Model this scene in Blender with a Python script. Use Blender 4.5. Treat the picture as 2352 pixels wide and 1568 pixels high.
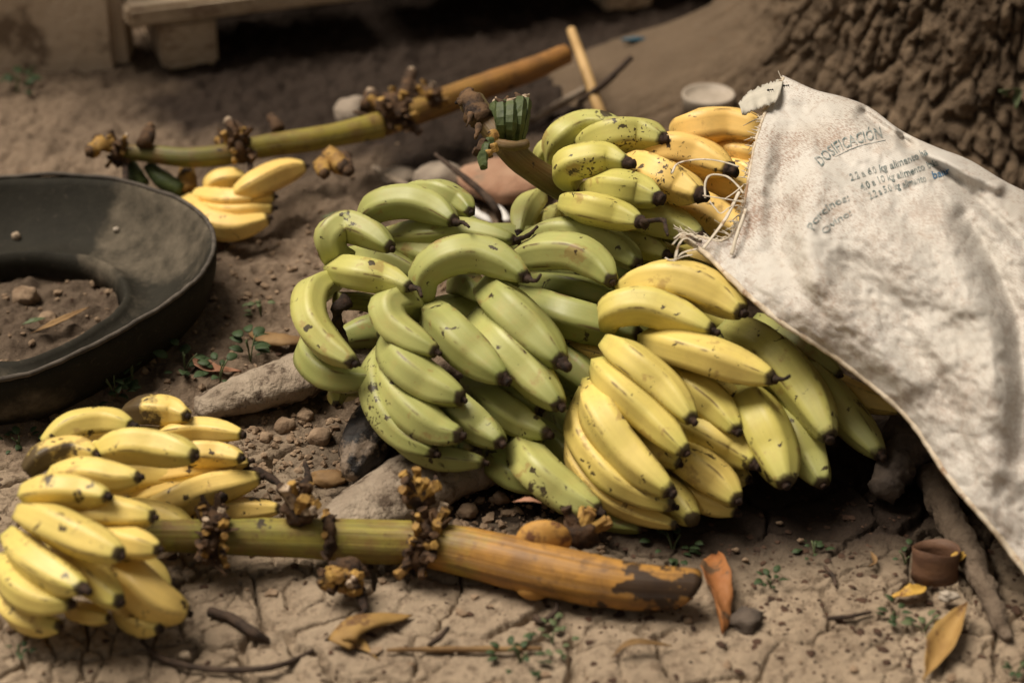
import bpy, bmesh, math, random
import numpy as np
from mathutils import Vector
from mathutils.bvhtree import BVHTree

for o in list(bpy.data.objects): bpy.data.objects.remove(o)
SC = bpy.context.scene
COL = SC.collection
random.seed(7); RNG = np.random.default_rng(7)

# ------------------------------------------------------------------ camera
HC, PITCH, FOC = 1.15, math.radians(30), 70.0
cam_d = bpy.data.cameras.new('camera'); cam = bpy.data.objects.new('camera', cam_d); COL.objects.link(cam)
cam_d.lens = FOC; cam_d.sensor_width = 36; cam_d.sensor_fit = 'HORIZONTAL'
cam_d.clip_start = 0.05; cam_d.clip_end = 2000
cam.location = (0, 0, HC); cam.rotation_euler = (math.pi/2 - PITCH, 0, 0)
cam_d.dof.use_dof = True; cam_d.dof.focus_distance = 2.12; cam_d.dof.aperture_fstop = 3.0
SC.camera = cam
# ------------------------------------------------------------------ sky + sun (soft daylight, brighter from the left)
SUN_EL, SUN_AZ = math.radians(64), math.radians(-70)     # azimuth from +Y towards +X
w = bpy.data.worlds.new('World'); SC.world = w; w.use_nodes = True
nt = w.node_tree; nt.nodes.clear()
sky = nt.nodes.new('ShaderNodeTexSky'); sky.sky_type = 'NISHITA'; sky.sun_disc = False
sky.sun_elevation = SUN_EL; sky.sun_rotation = SUN_AZ; sky.dust_density = 4.0; sky.air_density = 1.0
hs = nt.nodes.new('ShaderNodeHueSaturation'); hs.inputs['Saturation'].default_value = 0.15
tint = nt.nodes.new('ShaderNodeMix'); tint.data_type = 'RGBA'; tint.blend_type = 'MULTIPLY'
tint.inputs[0].default_value = 1.0; tint.inputs[7].default_value = (1.0, 0.90, 0.76, 1)
bg = nt.nodes.new('ShaderNodeBackground'); bg.inputs[1].default_value = 0.05
wo = nt.nodes.new('ShaderNodeOutputWorld')
nt.links.new(sky.outputs[0], hs.inputs['Color']); nt.links.new(hs.outputs[0], tint.inputs[6])
nt.links.new(tint.outputs[2], bg.inputs[0]); nt.links.new(bg.outputs[0], wo.inputs[0])
sun_d = bpy.data.lights.new('sun', 'SUN'); sun = bpy.data.objects.new('sun', sun_d); COL.objects.link(sun)
sun_d.energy = 4.6; sun_d.angle = math.radians(34); sun_d.color = (1.0, 0.90, 0.76)
sd = Vector((math.sin(SUN_AZ)*math.cos(SUN_EL), math.cos(SUN_AZ)*math.cos(SUN_EL), math.sin(SUN_EL)))
sun.rotation_euler = sd.to_track_quat('Z', 'Y').to_euler(); sun.location = (0, 0, 5)
SC.view_settings.view_transform = 'Standard'; SC.view_settings.look = 'None'
SC.view_settings.exposure = 0.10; SC.view_settings.gamma = 1.0
SC.view_settings.use_curve_mapping = False

# ------------------------------------------------------------------ pixel -> place   (pixels of a 2352 x 1568 view)
KPX = 36.0/FOC/2352.0
FW = np.array([0, math.cos(PITCH), -math.sin(PITCH)]); UP = np.array([0, math.sin(PITCH), math.cos(PITCH)])
RT = np.array([1.0, 0, 0]); CP = np.array([0, 0, HC])
def ray(px, py): return FW + (px-1176)*KPX*RT - (py-784)*KPX*UP
def P(px, py, z=0.0):                       # where the ray meets the horizontal plane at height z
    d = ray(px, py); s = (z-HC)/d[2]
    return CP + d*s
def depth(px, py, z): return (z-HC)/ray(px, py)[2]
def m(px_len, p): return px_len*KPX*float(np.dot(np.asarray(p)-CP, FW))   # pixels -> metres at a place
def zs(py): return 0.03 + (1200-py)*0.000247                               # height of the pile's slope

# ------------------------------------------------------------------ noise
def _h(ix, iy, iz, s=0):
    n = (ix.astype(np.int64)*374761393 + iy.astype(np.int64)*668265263 + iz.astype(np.int64)*1274126177 + s*974711) & 0xffffffff
    n = ((n ^ (n >> 13))*1274126177) & 0xffffffff
    return ((n ^ (n >> 16)) & 0xffffff)/float(0xffffff)
def vnoise(p, s=0):
    i = np.floor(p).astype(np.int64); f = p-i; f = f*f*(3-2*f)
    r = 0
    for a in (0, 1):
        for b in (0, 1):
            for c in (0, 1):
                wgt = (f[:, 0] if a else 1-f[:, 0])*(f[:, 1] if b else 1-f[:, 1])*(f[:, 2] if c else 1-f[:, 2])
                r = r + wgt*_h(i[:, 0]+a, i[:, 1]+b, i[:, 2]+c, s)
    return r*2-1
def fbm(p, o=4, s=0):
    r = 0; a = 0.5
    for k in range(o): r = r + a*vnoise(p*(2**k)+k*17.3, s+k); a *= .5
    return r
def n2(x, y, sc, o=3, s=0): return fbm(np.stack([x*sc, y*sc, np.full_like(x, 3.7+s)], 1), o, s)
def voro(x, y, s=0):
    ix = np.floor(x).astype(np.int64); iy = np.floor(y).astype(np.int64)
    f1 = np.full(x.shape, 9.0); f2 = np.full(x.shape, 9.0); cid = np.zeros(x.shape)
    z0 = np.zeros_like(ix)
    for a in (-1, 0, 1):
        for b in (-1, 0, 1):
            jx = ix+a; jy = iy+b
            cx = jx+_h(jx, jy, z0, s); cy = jy+_h(jx, jy, z0, s+5)
            d = np.hypot(cx-x, cy-y); cc = _h(jx, jy, z0, s+9)
            near = d < f1
            f2 = np.where(near, f1, np.minimum(f2, d)); cid = np.where(near, cc, cid); f1 = np.where(near, d, f1)
    return f1, f2, cid
def sstep(a, b, x): t = np.clip((x-a)/(b-a), 0, 1); return t*t*(3-2*t)

# ------------------------------------------------------------------ materials
MATS = {}
def newmat(name):
    ma = bpy.data.materials.new(name); ma.use_nodes = True; t = ma.node_tree
    MATS[name] = ma
    return ma, t, t.nodes['Principled BSDF']
class NT:
    def __init__(s, t): s.t = t
    def n(s, ty, **kw):
        nd = s.t.nodes.new(ty)
        for k, v in kw.items(): setattr(nd, k, v)
        return nd
    def l(s, a, b): s.t.links.new(a, b)
    def tex(s, vec, sc, det=4, rough=.55, dist=0.0):
        nd = s.n('ShaderNodeTexNoise'); nd.inputs['Scale'].default_value = sc; nd.inputs['Detail'].default_value = det
        nd.inputs['Roughness'].default_value = rough; nd.inputs['Distortion'].default_value = dist
        s.l(vec, nd.inputs['Vector']); return nd.outputs[0]
    def ramp(s, fac, stops):
        nd = s.n('ShaderNodeValToRGB'); r = nd.color_ramp
        while len(r.elements) < len(stops): r.elements.new(.5)
        for e, (p, c) in zip(r.elements, stops):
            e.position = p; e.color = (c, c, c, 1) if isinstance(c, (int, float)) else (*c, 1)
        s.l(fac, nd.inputs[0]); return nd.outputs[0]
    def math(s, op, a, b=None):
        nd = s.n('ShaderNodeMath', operation=op)
        for i, v in enumerate((a, b)):
            if v is None: continue
            if isinstance(v, (int, float)): nd.inputs[i].default_value = v
            else: s.l(v, nd.inputs[i])
        return nd.outputs[0]
    def mix(s, fac, a, b, mode='MIX'):
        nd = s.n('ShaderNodeMix', data_type='RGBA', blend_type=mode)
        for i, v in ((0, fac), (6, a), (7, b)):
            if isinstance(v, (int, float)): nd.inputs[i].default_value = v
            elif isinstance(v, tuple): nd.inputs[i].default_value = (*v, 1)
            else: s.l(v, nd.inputs[i])
        return nd.outputs[2]
    def attr(s, name, ob=False):
        nd = s.n('ShaderNodeAttribute'); nd.attribute_name = name; nd.attribute_type = 'OBJECT' if ob else 'GEOMETRY'
        return nd.outputs['Fac']
    def bump(s, h, st, dist, bs):
        nd = s.n('ShaderNodeBump'); nd.inputs['Strength'].default_value = st; nd.inputs['Distance'].default_value = dist
        s.l(h, nd.inputs['Height']); s.l(nd.outputs[0], bs.inputs['Normal'])
    def coords(s, rnd=True, scale=None):
        tc = s.n('ShaderNodeTexCoord'); v = tc.outputs['Object']
        if rnd:
            oi = s.n('ShaderNodeObjectInfo'); mu = s.math('MULTIPLY', oi.outputs['Random'], 23.0)
            ad = s.n('ShaderNodeVectorMath', operation='ADD'); s.l(v, ad.inputs[0]); s.l(mu, ad.inputs[1]); v = ad.outputs[0]
        if scale:
            mp = s.n('ShaderNodeVectorMath', operation='MULTIPLY'); mp.inputs[1].default_value = scale; s.l(v, mp.inputs[0]); v = mp.outputs[0]
        return v
def simple(name, c1, c2, sc=30, rough=.7, bump=.3, bsc=120, bd=.002, c3=None, sc3=9, lo=.35, hi=.65, scale=None, rnd=True, trans=0, spec=.3):
    ma, t, bs = newmat(name); N = NT(t); v = N.coords(rnd, scale)
    f = N.ramp(N.tex(v, sc, 5), [(lo, 0.0), (hi, 1.0)])
    c = N.mix(f, c1, c2)
    if c3: c = N.mix(N.ramp(N.tex(v, sc3, 6, .65), [(.54, 0.0), (.62, 1.0)]), c, c3)
    N.l(c, bs.inputs['Base Color']); bs.inputs['Roughness'].default_value = rough
    bs.inputs['Specular IOR Level'].default_value = spec
    if bump: N.bump(N.tex(v, bsc, 6, .6), bump, bd, bs)
    if trans:
        tr = N.n('ShaderNodeBsdfTranslucent'); N.l(c, tr.inputs[0])
        mx = N.n('ShaderNodeMixShader'); mx.inputs[0].default_value = trans
        N.l(bs.outputs[0], mx.inputs[1]); N.l(tr.outputs[0], mx.inputs[2])
        N.l(mx.outputs[0], t.nodes['Material Output'].inputs[0])
    return ma

def banana_mat():
    ma, t, bs = newmat('banana_skin'); N = NT(t)
    v = N.coords(True); rip = N.attr('ripeness', True); spot = N.attr('spots', True); tt = N.attr('t'); rg = N.attr('ridge')
    low = N.math('SUBTRACT', N.tex(v, 14, 2), .5)
    ends = N.math('POWER', N.math('ABSOLUTE', N.math('MULTIPLY', N.math('SUBTRACT', tt, .48), 2.0)), 5.0)
    r = N.math('ADD', rip, N.math('MULTIPLY', low, .22)); r = N.math('SUBTRACT', r, N.math('MULTIPLY', ends, .16))
    col = N.ramp(r, [(0.0, (.180, .205, .052)), (.22, (.40, .405, .140)), (.45, (.53, .480, .125)), (.70, (.72, .545, .160)), (1.0, (.80, .52, .16))])
    # faint mottling and streaks along the fruit
    uv = N.n('ShaderNodeUVMap'); uv.uv_map = 'UVMap'
    ms = N.n('ShaderNodeVectorMath', operation='MULTIPLY'); ms.inputs[1].default_value = (3.0, 26.0, 1); N.l(uv.outputs[0], ms.inputs[0])
    oi = N.n('ShaderNodeObjectInfo'); ad = N.n('ShaderNodeVectorMath', operation='ADD'); N.l(ms.outputs[0], ad.inputs[0]); N.l(N.math('MULTIPLY', oi.outputs['Random'], 91.0), ad.inputs[1])
    st = N.ramp(N.tex(ad.outputs[0], 1.0, 4), [(.35, .94), (.65, 1.03)])
    col = N.mix(1.0, col, st, 'MULTIPLY')
    col = N.mix(N.math('MULTIPLY', N.ramp(N.tex(v, 60, 5, .6), [(.5, 0.0), (.72, 1.0)]), .25), col, (.42, .30, .10))
    # ridge browning
    rb = N.math('MULTIPLY', N.ramp(rg, [(.72, 0.0), (.98, 1.0)]), N.ramp(N.tex(v, 42, 4), [(.49, 0.0), (.62, 1.0)]))
    col = N.mix(N.math('MULTIPLY', rb, .85), col, (.10, .05, .02))
    # dry russet blotches
    bl = N.ramp(N.tex(v, 34, 5, .62), [(.60, 0.0), (.66, 1.0)])
    col = N.mix(N.math('MULTIPLY', bl, .55), col, (.30, .17, .06))
    # dark spots: big irregular, medium, fine
    big = N.math('SUBTRACT', N.tex(v, 48, 5, .6, .4), N.math('SUBTRACT', .69, N.math('MULTIPLY', spot, .066)))
    big = N.ramp(N.math('MULTIPLY', big, 28.0), [(0.0, 0.0), (1.0, 1.0)])
    dn = N.n('ShaderNodeTexNoise'); dn.inputs['Scale'].default_value = 130; dn.inputs['Detail'].default_value = 2; N.l(v, dn.inputs['Vector'])
    dm = N.n('ShaderNodeVectorMath', operation='MULTIPLY'); N.l(dn.outputs['Color'], dm.inputs[0]); dm.inputs[1].default_value = (.016, .016, .016)
    dv = N.n('ShaderNodeVectorMath', operation='ADD'); N.l(v, dv.inputs[0]); N.l(dm.outputs[0], dv.inputs[1]); vd = dv.outputs[0]
    vo = N.n('ShaderNodeTexVoronoi'); vo.inputs['Scale'].default_value = 190; N.l(vd, vo.inputs['Vector'])
    clus = N.ramp(N.tex(v, 20, 3), [(.50, 0.0), (.74, 1.0)])
    thr = N.math('MULTIPLY', N.math('MULTIPLY', clus, spot), .46)
    fine = N.ramp(N.math('MULTIPLY', N.math('SUBTRACT', thr, vo.outputs['Distance']), 9.0), [(0.0, 0.0), (.7, 1.0)])
    vo2 = N.n('ShaderNodeTexVoronoi'); vo2.inputs['Scale'].default_value = 62; N.l(vd, vo2.inputs['Vector'])
    sel = N.n('ShaderNodeSeparateColor'); N.l(vo2.outputs['Color'], sel.inputs[0])
    thr2 = N.math('MULTIPLY', N.math('MULTIPLY', N.ramp(sel.outputs[0], [(.66, 0.0), (1.0, 1.0)]), N.math('ADD', spot, .15)), .30)
    wob = N.math('MULTIPLY', N.math('SUBTRACT', N.tex(v, 260, 2), .5), .25)
    med = N.ramp(N.math('MULTIPLY', N.math('SUBTRACT', thr2, N.math('ADD', vo2.outputs['Distance'], wob)), 12.0), [(0.0, 0.0), (.7, 1.0)])
    sp = N.math('MAXIMUM', N.math('MAXIMUM', big, fine), med)
    # burnt fruit
    burn = N.attr('burnt', True)
    bu = N.ramp(N.math('SUBTRACT', N.math('ADD', N.tex(v, 26, 5, .62), N.math('MULTIPLY', burn, .45)), N.math('MULTIPLY', tt, .45)), [(.56, 0.0), (.66, 1.0)])
    sp = N.math('MAXIMUM', sp, N.math('MULTIPLY', bu, N.math('GREATER_THAN', burn, .01)))
    tipd = N.ramp(N.math('ADD', tt, N.math('MULTIPLY', N.math('SUBTRACT', N.tex(v, 90, 3), .5), .07)), [(.962, 0.0), (.988, 1.0)])
    sp = N.math('MAXIMUM', sp, tipd)
    col = N.mix(N.math('MULTIPLY', sp, .93), col, (.028, .014, .009))
    N.l(col, bs.inputs['Base Color'])
    N.l(N.ramp(N.tex(v, 30, 3), [(.3, .40), (.7, .56)]), bs.inputs['Roughness'])
    bs.inputs['Specular IOR Level'].default_value = .38
    N.bump(N.tex(v, 120, 3), .14, .0012, bs)
    return ma
M_BAN = banana_mat()
M_TIP = simple('dried_tip', (.012, .008, .006), (.050, .028, .018), 160, .9, .8, 300, .002)

def ground_mat():
    ma, t, bs = newmat('dry_clay'); N = NT(t); v = N.coords(False)
    painted_shade = N.attr('painted_shade'); cr = N.attr('crumb')
    f = N.ramp(N.tex(v, 9, 6, .6), [(.3, 0.0), (.7, 1.0)])
    c = N.mix(f, (.265, .200, .140), (.390, .305, .218))
    c = N.mix(N.math('MULTIPLY', cr, .85), c, N.mix(N.tex(v, 24, 5), (.080, .055, .038), (.270, .195, .136)))
    g = N.ramp(N.tex(v, 75, 6, .7), [(.50, 0.0), (.66, 1.0)])
    c = N.mix(N.math('MULTIPLY', g, .7), c, (.095, .062, .041))
    g2 = N.ramp(N.tex(v, 210, 4, .7), [(.55, 0.0), (.70, 1.0)])
    c = N.mix(N.math('MULTIPLY', g2, .5), c, (.39, .29, .20))
    c = N.mix(painted_shade, c, N.mix(N.tex(v, 60, 4), (.018, .012, .009), (.045, .031, .023)))  # near-black soil colour wherever shade is painted in
    vo = N.n('ShaderNodeTexVoronoi'); vo.inputs['Scale'].default_value = 95; N.l(v, vo.inputs['Vector'])
    sc = N.n('ShaderNodeSeparateColor'); N.l(vo.outputs['Color'], sc.inputs[0])
    sp = N.ramp(N.math('SUBTRACT', N.math('MULTIPLY', N.ramp(sc.outputs[0], [(.80, 0.0), (1.0, 1.0)]), .32), vo.outputs['Distance']), [(0.0, 0.0), (.06, 1.0)])
    c = N.mix(N.math('MULTIPLY', sp, .8), c, (.045, .024, .016))
    N.l(c, bs.inputs['Base Color']); bs.inputs['Roughness'].default_value = .93; bs.inputs['Specular IOR Level'].default_value = .15
    N.bump(N.math('ADD', N.tex(v, 160, 6, .7), N.math('MULTIPLY', N.tex(v, 520, 3), .5)), .9, .004, bs)
    return ma
M_GROUND = ground_mat()
M_CLOD = simple('soil_clod', (.17, .115, .075), (.30, .215, .145), 60, .95, .8, 220, .003, spec=.1)
M_DEBRIS = simple('dark_litter', (.030, .018, .012), (.085, .045, .028), 90, .95, .4, 200, .002)
M_TWIG = simple('dark_twig', (.028, .019, .014), (.075, .048, .033), 60, .9, .7, 160, .002)
M_BAMBOO = simple('dry_cane', (.40, .25, .10), (.52, .34, .15), 25, .6, .3, 90, .001)
M_LOG = simple('weathered_wood', (.225, .175, .130), (.345, .280, .215), 26, .9, 1.0, 75, .010, c3=(.10, .072, .052), sc3=40, spec=.15)
M_POD = simple('rotten_pod', (.010, .008, .008), (.040, .030, .024), 38, .55, .9, 90, .004, c3=(.20, .15, .11), sc3=34, lo=.4, hi=.7)
M_STONE = simple('grey_stone', (.20, .16, .125), (.31, .255, .20), 30, .9, .8, 110, .004)
M_DSTONE = simple('dark_stone', (.055, .042, .034), (.12, .092, .072), 40, .9, .8, 120, .004)
M_BRICK = simple('broken_brick', (.27, .145, .090), (.36, .225, .15), 18, .95, .8, 90, .004, c3=(.23, .16, .11), sc3=20)
M_RUBBER = None
def rubber_mat():
    ma, t, bs = newmat('old_rubber'); N = NT(t); v = N.coords(False)
    c = N.mix(N.tex(v, 40, 4), (.013, .0115, .0085), (.028, .025, .018))
    d = N.ramp(N.math('ADD', N.math('ADD', N.math('MULTIPLY', N.tex(v, 12, 6, .62), .7), N.math('MULTIPLY', N.attr('dust'), .32)), N.math('MULTIPLY', N.tex(v, 90, 4), .08)), [(.55, 0.0), (.68, 1.0)])
    c = N.mix(N.math('MULTIPLY', d, N.ramp(N.tex(v, 28, 6, .7), [(.35, .15), (.65, .85)])), c, N.mix(N.tex(v, 50, 4), (.10, .083, .060), (.18, .148, .110)))
    d2 = N.ramp(N.tex(v, 120, 5, .7), [(.58, 0.0), (.7, 1.0)]); c = N.mix(N.math('MULTIPLY', d2, .18), c, (.14, .11, .085)); bs.inputs['Specular IOR Level'].default_value = .12
    N.l(c, bs.inputs['Base Color']); N.l(N.math('ADD', N.math('MULTIPLY', d, .15), .75), bs.inputs['Roughness'])
    N.bump(N.tex(v, 110, 5, .6), .4, .002, bs); return ma
M_RUBBER = rubber_mat()
M_WOOD = simple('pallet_wood', (.42, .32, .22), (.56, .45, .33), 14, .85, .5, 60, .003, scale=(1, 8, 8), c3=(.27, .19, .13), sc3=6)
M_CONC = simple('stained_concrete', (.45, .35, .25), (.60, .48, .36), 5, .92, .7, 60, .004, c3=(.20, .145, .10), sc3=9)
M_RUST = simple('rusty_brown', (.085, .042, .025), (.15, .078, .044), 30, .6, .5, 120, .002, scale=(1, 1, 3))
M_PLASTIC = simple('white_plastic', (.62, .60, .58), (.74, .72, .69), 30, .45, .2, 80, .001, c3=(.45, .40, .35), sc3=30)
M_LID = simple('dusty_plastic', (.28, .235, .185), (.38, .32, .26), 40, .6, .2, 80, .001)
M_BLUE = simple('blue_plastic', (.02, .06, .09), (.03, .09, .13), 20, .5, .2, 60, .001)
M_ANT = simple('ant_black', (.006, .005, .005), (.012, .010, .009), 50, .4, 0)
M_STRIP = simple('raffia_strip', (.55, .48, .38), (.74, .67, .56), 60, .6, .4, 160, .001, trans=.15, c3=(.36, .25, .16), sc3=60)
M_INK = simple('faded_ink', (.095, .135, .135), (.44, .43, .40), 150, .7, 0, lo=.38, hi=.66)
M_INKB = simple('faded_blue_ink', (.045, .14, .27), (.16, .25, .33), 110, .7, 0, lo=.45, hi=.85)
M_LEAFY = simple('yellow_leaf', (.50, .29, .055), (.62, .40, .09), 26, .6, .4, 90, .001, c3=(.17, .075, .03), sc3=60, trans=.2)
M_LEAFD = simple('dull_leaf', (.27, .155, .050), (.40, .25, .085), 26, .65, .6, 70, .002, c3=(.14, .07, .03), sc3=36, trans=.15)
M_LEAFO = simple('orange_leaf', (.25, .09, .030), (.36, .15, .050), 26, .6, .8, 50, .004, c3=(.11, .065, .035), sc3=44, trans=.15)
M_LEAFB = simple('brown_leaf', (.15, .082, .034), (.27, .165, .07), 30, .7, .5, 90, .002, trans=.1)
M_LEAFT = simple('terracotta_leaf', (.30, .14, .08), (.38, .20, .125), 30, .7, .4, 90, .002, trans=.1)
M_WEED = simple('weed_green', (.034, .058, .024), (.062, .095, .038), 40, .5, .3, 120, .001, trans=.2)
M_WEEDL = simple('weed_pale_green', (.085, .115, .050), (.15, .175, .085), 40, .55, .3, 120, .001, trans=.2)

def stalk_mat(name, ca, cb, cc, black):
    ma, t, bs = newmat(name); N = NT(t); v = N.coords(True); tt = N.attr('t')
    uv = N.n('ShaderNodeUVMap'); uv.uv_map = 'UVMap'
    ms = N.n('ShaderNodeVectorMath', operation='MULTIPLY'); ms.inputs[1].default_value = (1.6, 30.0, 1); N.l(uv.outputs[0], ms.inputs[0])
    st = N.tex(ms.outputs[0], 1.0, 4)
    c = N.ramp(N.math('ADD', tt, N.math('MULTIPLY', N.math('SUBTRACT', N.tex(v, 22, 5), .5), .75)), [(.25, ca), (.52, cb), (.66, cc)])
    c = N.mix(1.0, c, N.ramp(st, [(.35, .62), (.6, 1.1)]), 'MULTIPLY')
    c = N.mix(N.math('MULTIPLY', N.ramp(N.tex(v, 30, 5, .6), [(.44, 0.0), (.66, 1.0)]), .72), c, (.17, .085, .03))
    c = N.mix(N.math('MULTIPLY', N.ramp(N.tex(v, 75, 5, .7), [(.55, 0.0), (.68, 1.0)]), .6), c, (.10, .05, .02))
    b = N.ramp(N.math('ADD', N.tex(v, 34, 5, .55), N.math('MULTIPLY', N.ramp(tt, [(.80, 0.0), (1.0, 1.0)]), .22*black)), [(.655, 0.0), (.69, 1.0)])
    c = N.mix(N.math('MULTIPLY', b, .93), c, (.022, .013, .010))
    N.l(c, bs.inputs['Base Color']); bs.inputs['Roughness'].default_value = .52; bs.inputs['Specular IOR Level'].default_value = .35
    N.bump(st, .5, .003, bs); return ma
M_STALKF = stalk_mat('front_stalk', (.21, .19, .035), (.30, .24, .045), (.40, .20, .042), 1)
M_STALKG = stalk_mat('back_stalk_green', (.13, .12, .022), (.18, .15, .027), (.27, .22, .035), 0)
M_STALKO = stalk_mat('back_stalk_orange', (.25, .15, .035), (.31, .16, .038), (.32, .15, .038), 0)
M_STALKB = stalk_mat('olive_stalk', (.155, .125, .040), (.16, .12, .040), (.13, .095, .035), 0)
M_STALKI = stalk_mat('inner_stalk', (.16, .16, .035), (.22, .13, .04), (.20, .10, .035), 0)
M_COLLAR = simple('scar_collar', (.030, .018, .012), (.11, .060, .030), 80, .9, .9, 170, .004)
M_STUB = simple('pedicel_stub', (.20, .105, .03), (.40, .24, .06), 60, .7, .6, 160, .002, c3=(.035, .02, .013), sc3=70)
M_STUBO = simple('orange_scar', (.38, .18, .04), (.48, .27, .07), 40, .7, .5, 120, .002, c3=(.14, .06, .025), sc3=40)
M_STUBC = simple('pedicel_stub_pale', (.30, .22, .15), (.52, .41, .30), 90, .8, .6, 180, .002, c3=(.06, .035, .022), sc3=80)
M_STUBG = simple('green_stub', (.030, .046, .014), (.075, .098, .030), 60, .55, .6, 120, .002)
M_HUSK = simple('dry_husk', (.045, .025, .013), (.15, .085, .042), 50, .85, .9, 130, .004, c3=(.025, .015, .011), sc3=30)

# ------------------------------------------------------------------ object helpers
ORG = {}
def thing(name, label, cat, loc, group=None):
    o = bpy.data.objects.new(name, None); COL.objects.link(o); o.empty_display_size = .02
    o.location = Vector(loc); o['label'] = label; o['category'] = cat
    if group: o['group'] = group
    ORG[o.name] = np.array(loc, float); return o
def mesh(name, V, F, mat, parent=None, label=None, cat=None, group=None, kind=None, smooth=True, attrs=None, uv=None, origin=None):
    V = np.asarray(V, float)
    og = np.array(origin, float) if origin is not None else np.array([V[:, 0].mean(), V[:, 1].mean(), V[:, 2].min()])
    me = bpy.data.meshes.new(name); me.from_pydata((V-og).tolist(), [], [tuple(int(i) for i in f) for f in F]); me.update()
    if smooth: me.polygons.foreach_set('use_smooth', [True]*len(me.polygons))
    for k, a in (attrs or {}).items():
        at = me.attributes.new(k, 'FLOAT', 'POINT'); at.data.foreach_set('value', np.asarray(a, dtype=np.float32))
    if uv is not None:
        ul = me.uv_layers.new(name='UVMap'); li = np.zeros(len(me.loops), dtype=np.int32); me.loops.foreach_get('vertex_index', li)
        ul.data.foreach_set('uv', np.asarray(uv, dtype=np.float32)[li].ravel())
    for x in (mat if isinstance(mat, (list, tuple)) else [mat]): me.materials.append(x)
    o = bpy.data.objects.new(name, me); COL.objects.link(o); ORG[o.name] = og
    if parent is not None:
        o.parent = parent; o.location = Vector(og-ORG[parent.name])
    else: o.location = Vector(og)
    if label: o['label'] = label
    if cat: o['category'] = cat
    if group: o['group'] = group
    if kind: o['kind'] = kind
    return o
def catmull(pts, n):
    p = np.asarray(pts, float)
    p = np.vstack([2*p[0]-p[1], p, 2*p[-1]-p[-2]])
    seg = np.linalg.norm(np.diff(p[1:-1], axis=0), axis=1); cum = np.concatenate([[0], np.cumsum(seg)]); out = []
    for s in np.linspace(0, cum[-1], n):
        i = min(np.searchsorted(cum, s, side='right')-1, len(seg)-1); t = (s-cum[i])/max(seg[i], 1e-9)
        a, b, c, d = p[i], p[i+1], p[i+2], p[i+3]
        out.append(.5*((2*b)+(-a+c)*t+(2*a-5*b+4*c-d)*t*t+(-a+3*b-3*c+d)*t**3))
    return np.array(out)
def frames(C, ref=(0.13, 0.21, 0.97)):
    T = np.gradient(C, axis=0); T /= np.linalg.norm(T, axis=1)[:, None]
    u = np.cross(T[0], ref); u /= np.linalg.norm(u); U = []
    for t in T:
        u = u-np.dot(u, t)*t; u /= np.linalg.norm(u); U.append(u)
    U = np.array(U); return T, U, np.cross(T, U)
def sweep(C, R, seg=12, cs=None, caps=True, flat=1.0, ref=(0.13, 0.21, 0.97)):
    """tube along C; R radius per ring; cs(phi)->factor or array ring x seg"""
    T, U, W = frames(C, ref); n = len(C); ph = np.arange(seg)*2*math.pi/seg
    f = np.ones((n, seg)) if cs is None else (cs if isinstance(cs, np.ndarray) else np.tile(cs(ph), (n, 1)))
    rr = np.asarray(R, float)[:, None]*f
    V = C[:, None, :]+rr[:, :, None]*(np.cos(ph)[None, :, None]*U[:, None, :]+flat*np.sin(ph)[None, :, None]*W[:, None, :])
    V = V.reshape(-1, 3); F = []
    for i in range(n-1):
        for j in range(seg):
            k = (j+1) % seg
            F.append((i*seg+j, i*seg+k, (i+1)*seg+k, (i+1)*seg+j))
    if caps: F.append(tuple(range(seg))[::-1]); F.append(tuple((n-1)*seg+j for j in range(seg)))
    t = np.repeat(np.linspace(0, 1, n), seg)
    uv = np.stack([t, np.tile(ph/(2*math.pi), n)], 1)
    return V, F, t, uv
def rough_tube(C, R, seg, amp, sc, seed=0, flat=1.0, cs=None):
    V, F, t, uv = sweep(C, R, seg, cs, True, flat)
    ctr = np.repeat(C, seg, axis=0); d = V-ctr; ln = np.linalg.norm(d, axis=1)[:, None]+1e-9
    return V+d/ln*(amp*fbm(V*sc+seed*7.7, 4, seed))[:, None], F, t, uv
_ico = {}
def ico(sub):
    if sub not in _ico:
        bm = bmesh.new(); bmesh.ops.create_icosphere(bm, subdivisions=sub, radius=1)
        _ico[sub] = (np.array([v.co[:] for v in bm.verts]), [tuple(v.index for v in f.verts) for f in bm.faces]); bm.free()
    return _ico[sub]
def blob(c, r, sub=3, amp=.15, sc=1.5, seed=0, rot=0.0, power=1.0):
    V, F = ico(sub); V = V.copy()
    if power != 1.0: V = np.sign(V)*np.abs(V)**power
    V = V*(1+amp*fbm(V*sc+seed*3.3, 4, seed))[:, None]*np.asarray(r)
    ca, sa = math.cos(rot), math.sin(rot)
    V = np.stack([V[:, 0]*ca-V[:, 1]*sa, V[:, 0]*sa+V[:, 1]*ca, V[:, 2]], 1)
    return V+np.asarray(c), F
def solid(o, th):
    md = o.modifiers.new('thickness', 'SOLIDIFY'); md.thickness = th; md.offset = 0; return o

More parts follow.
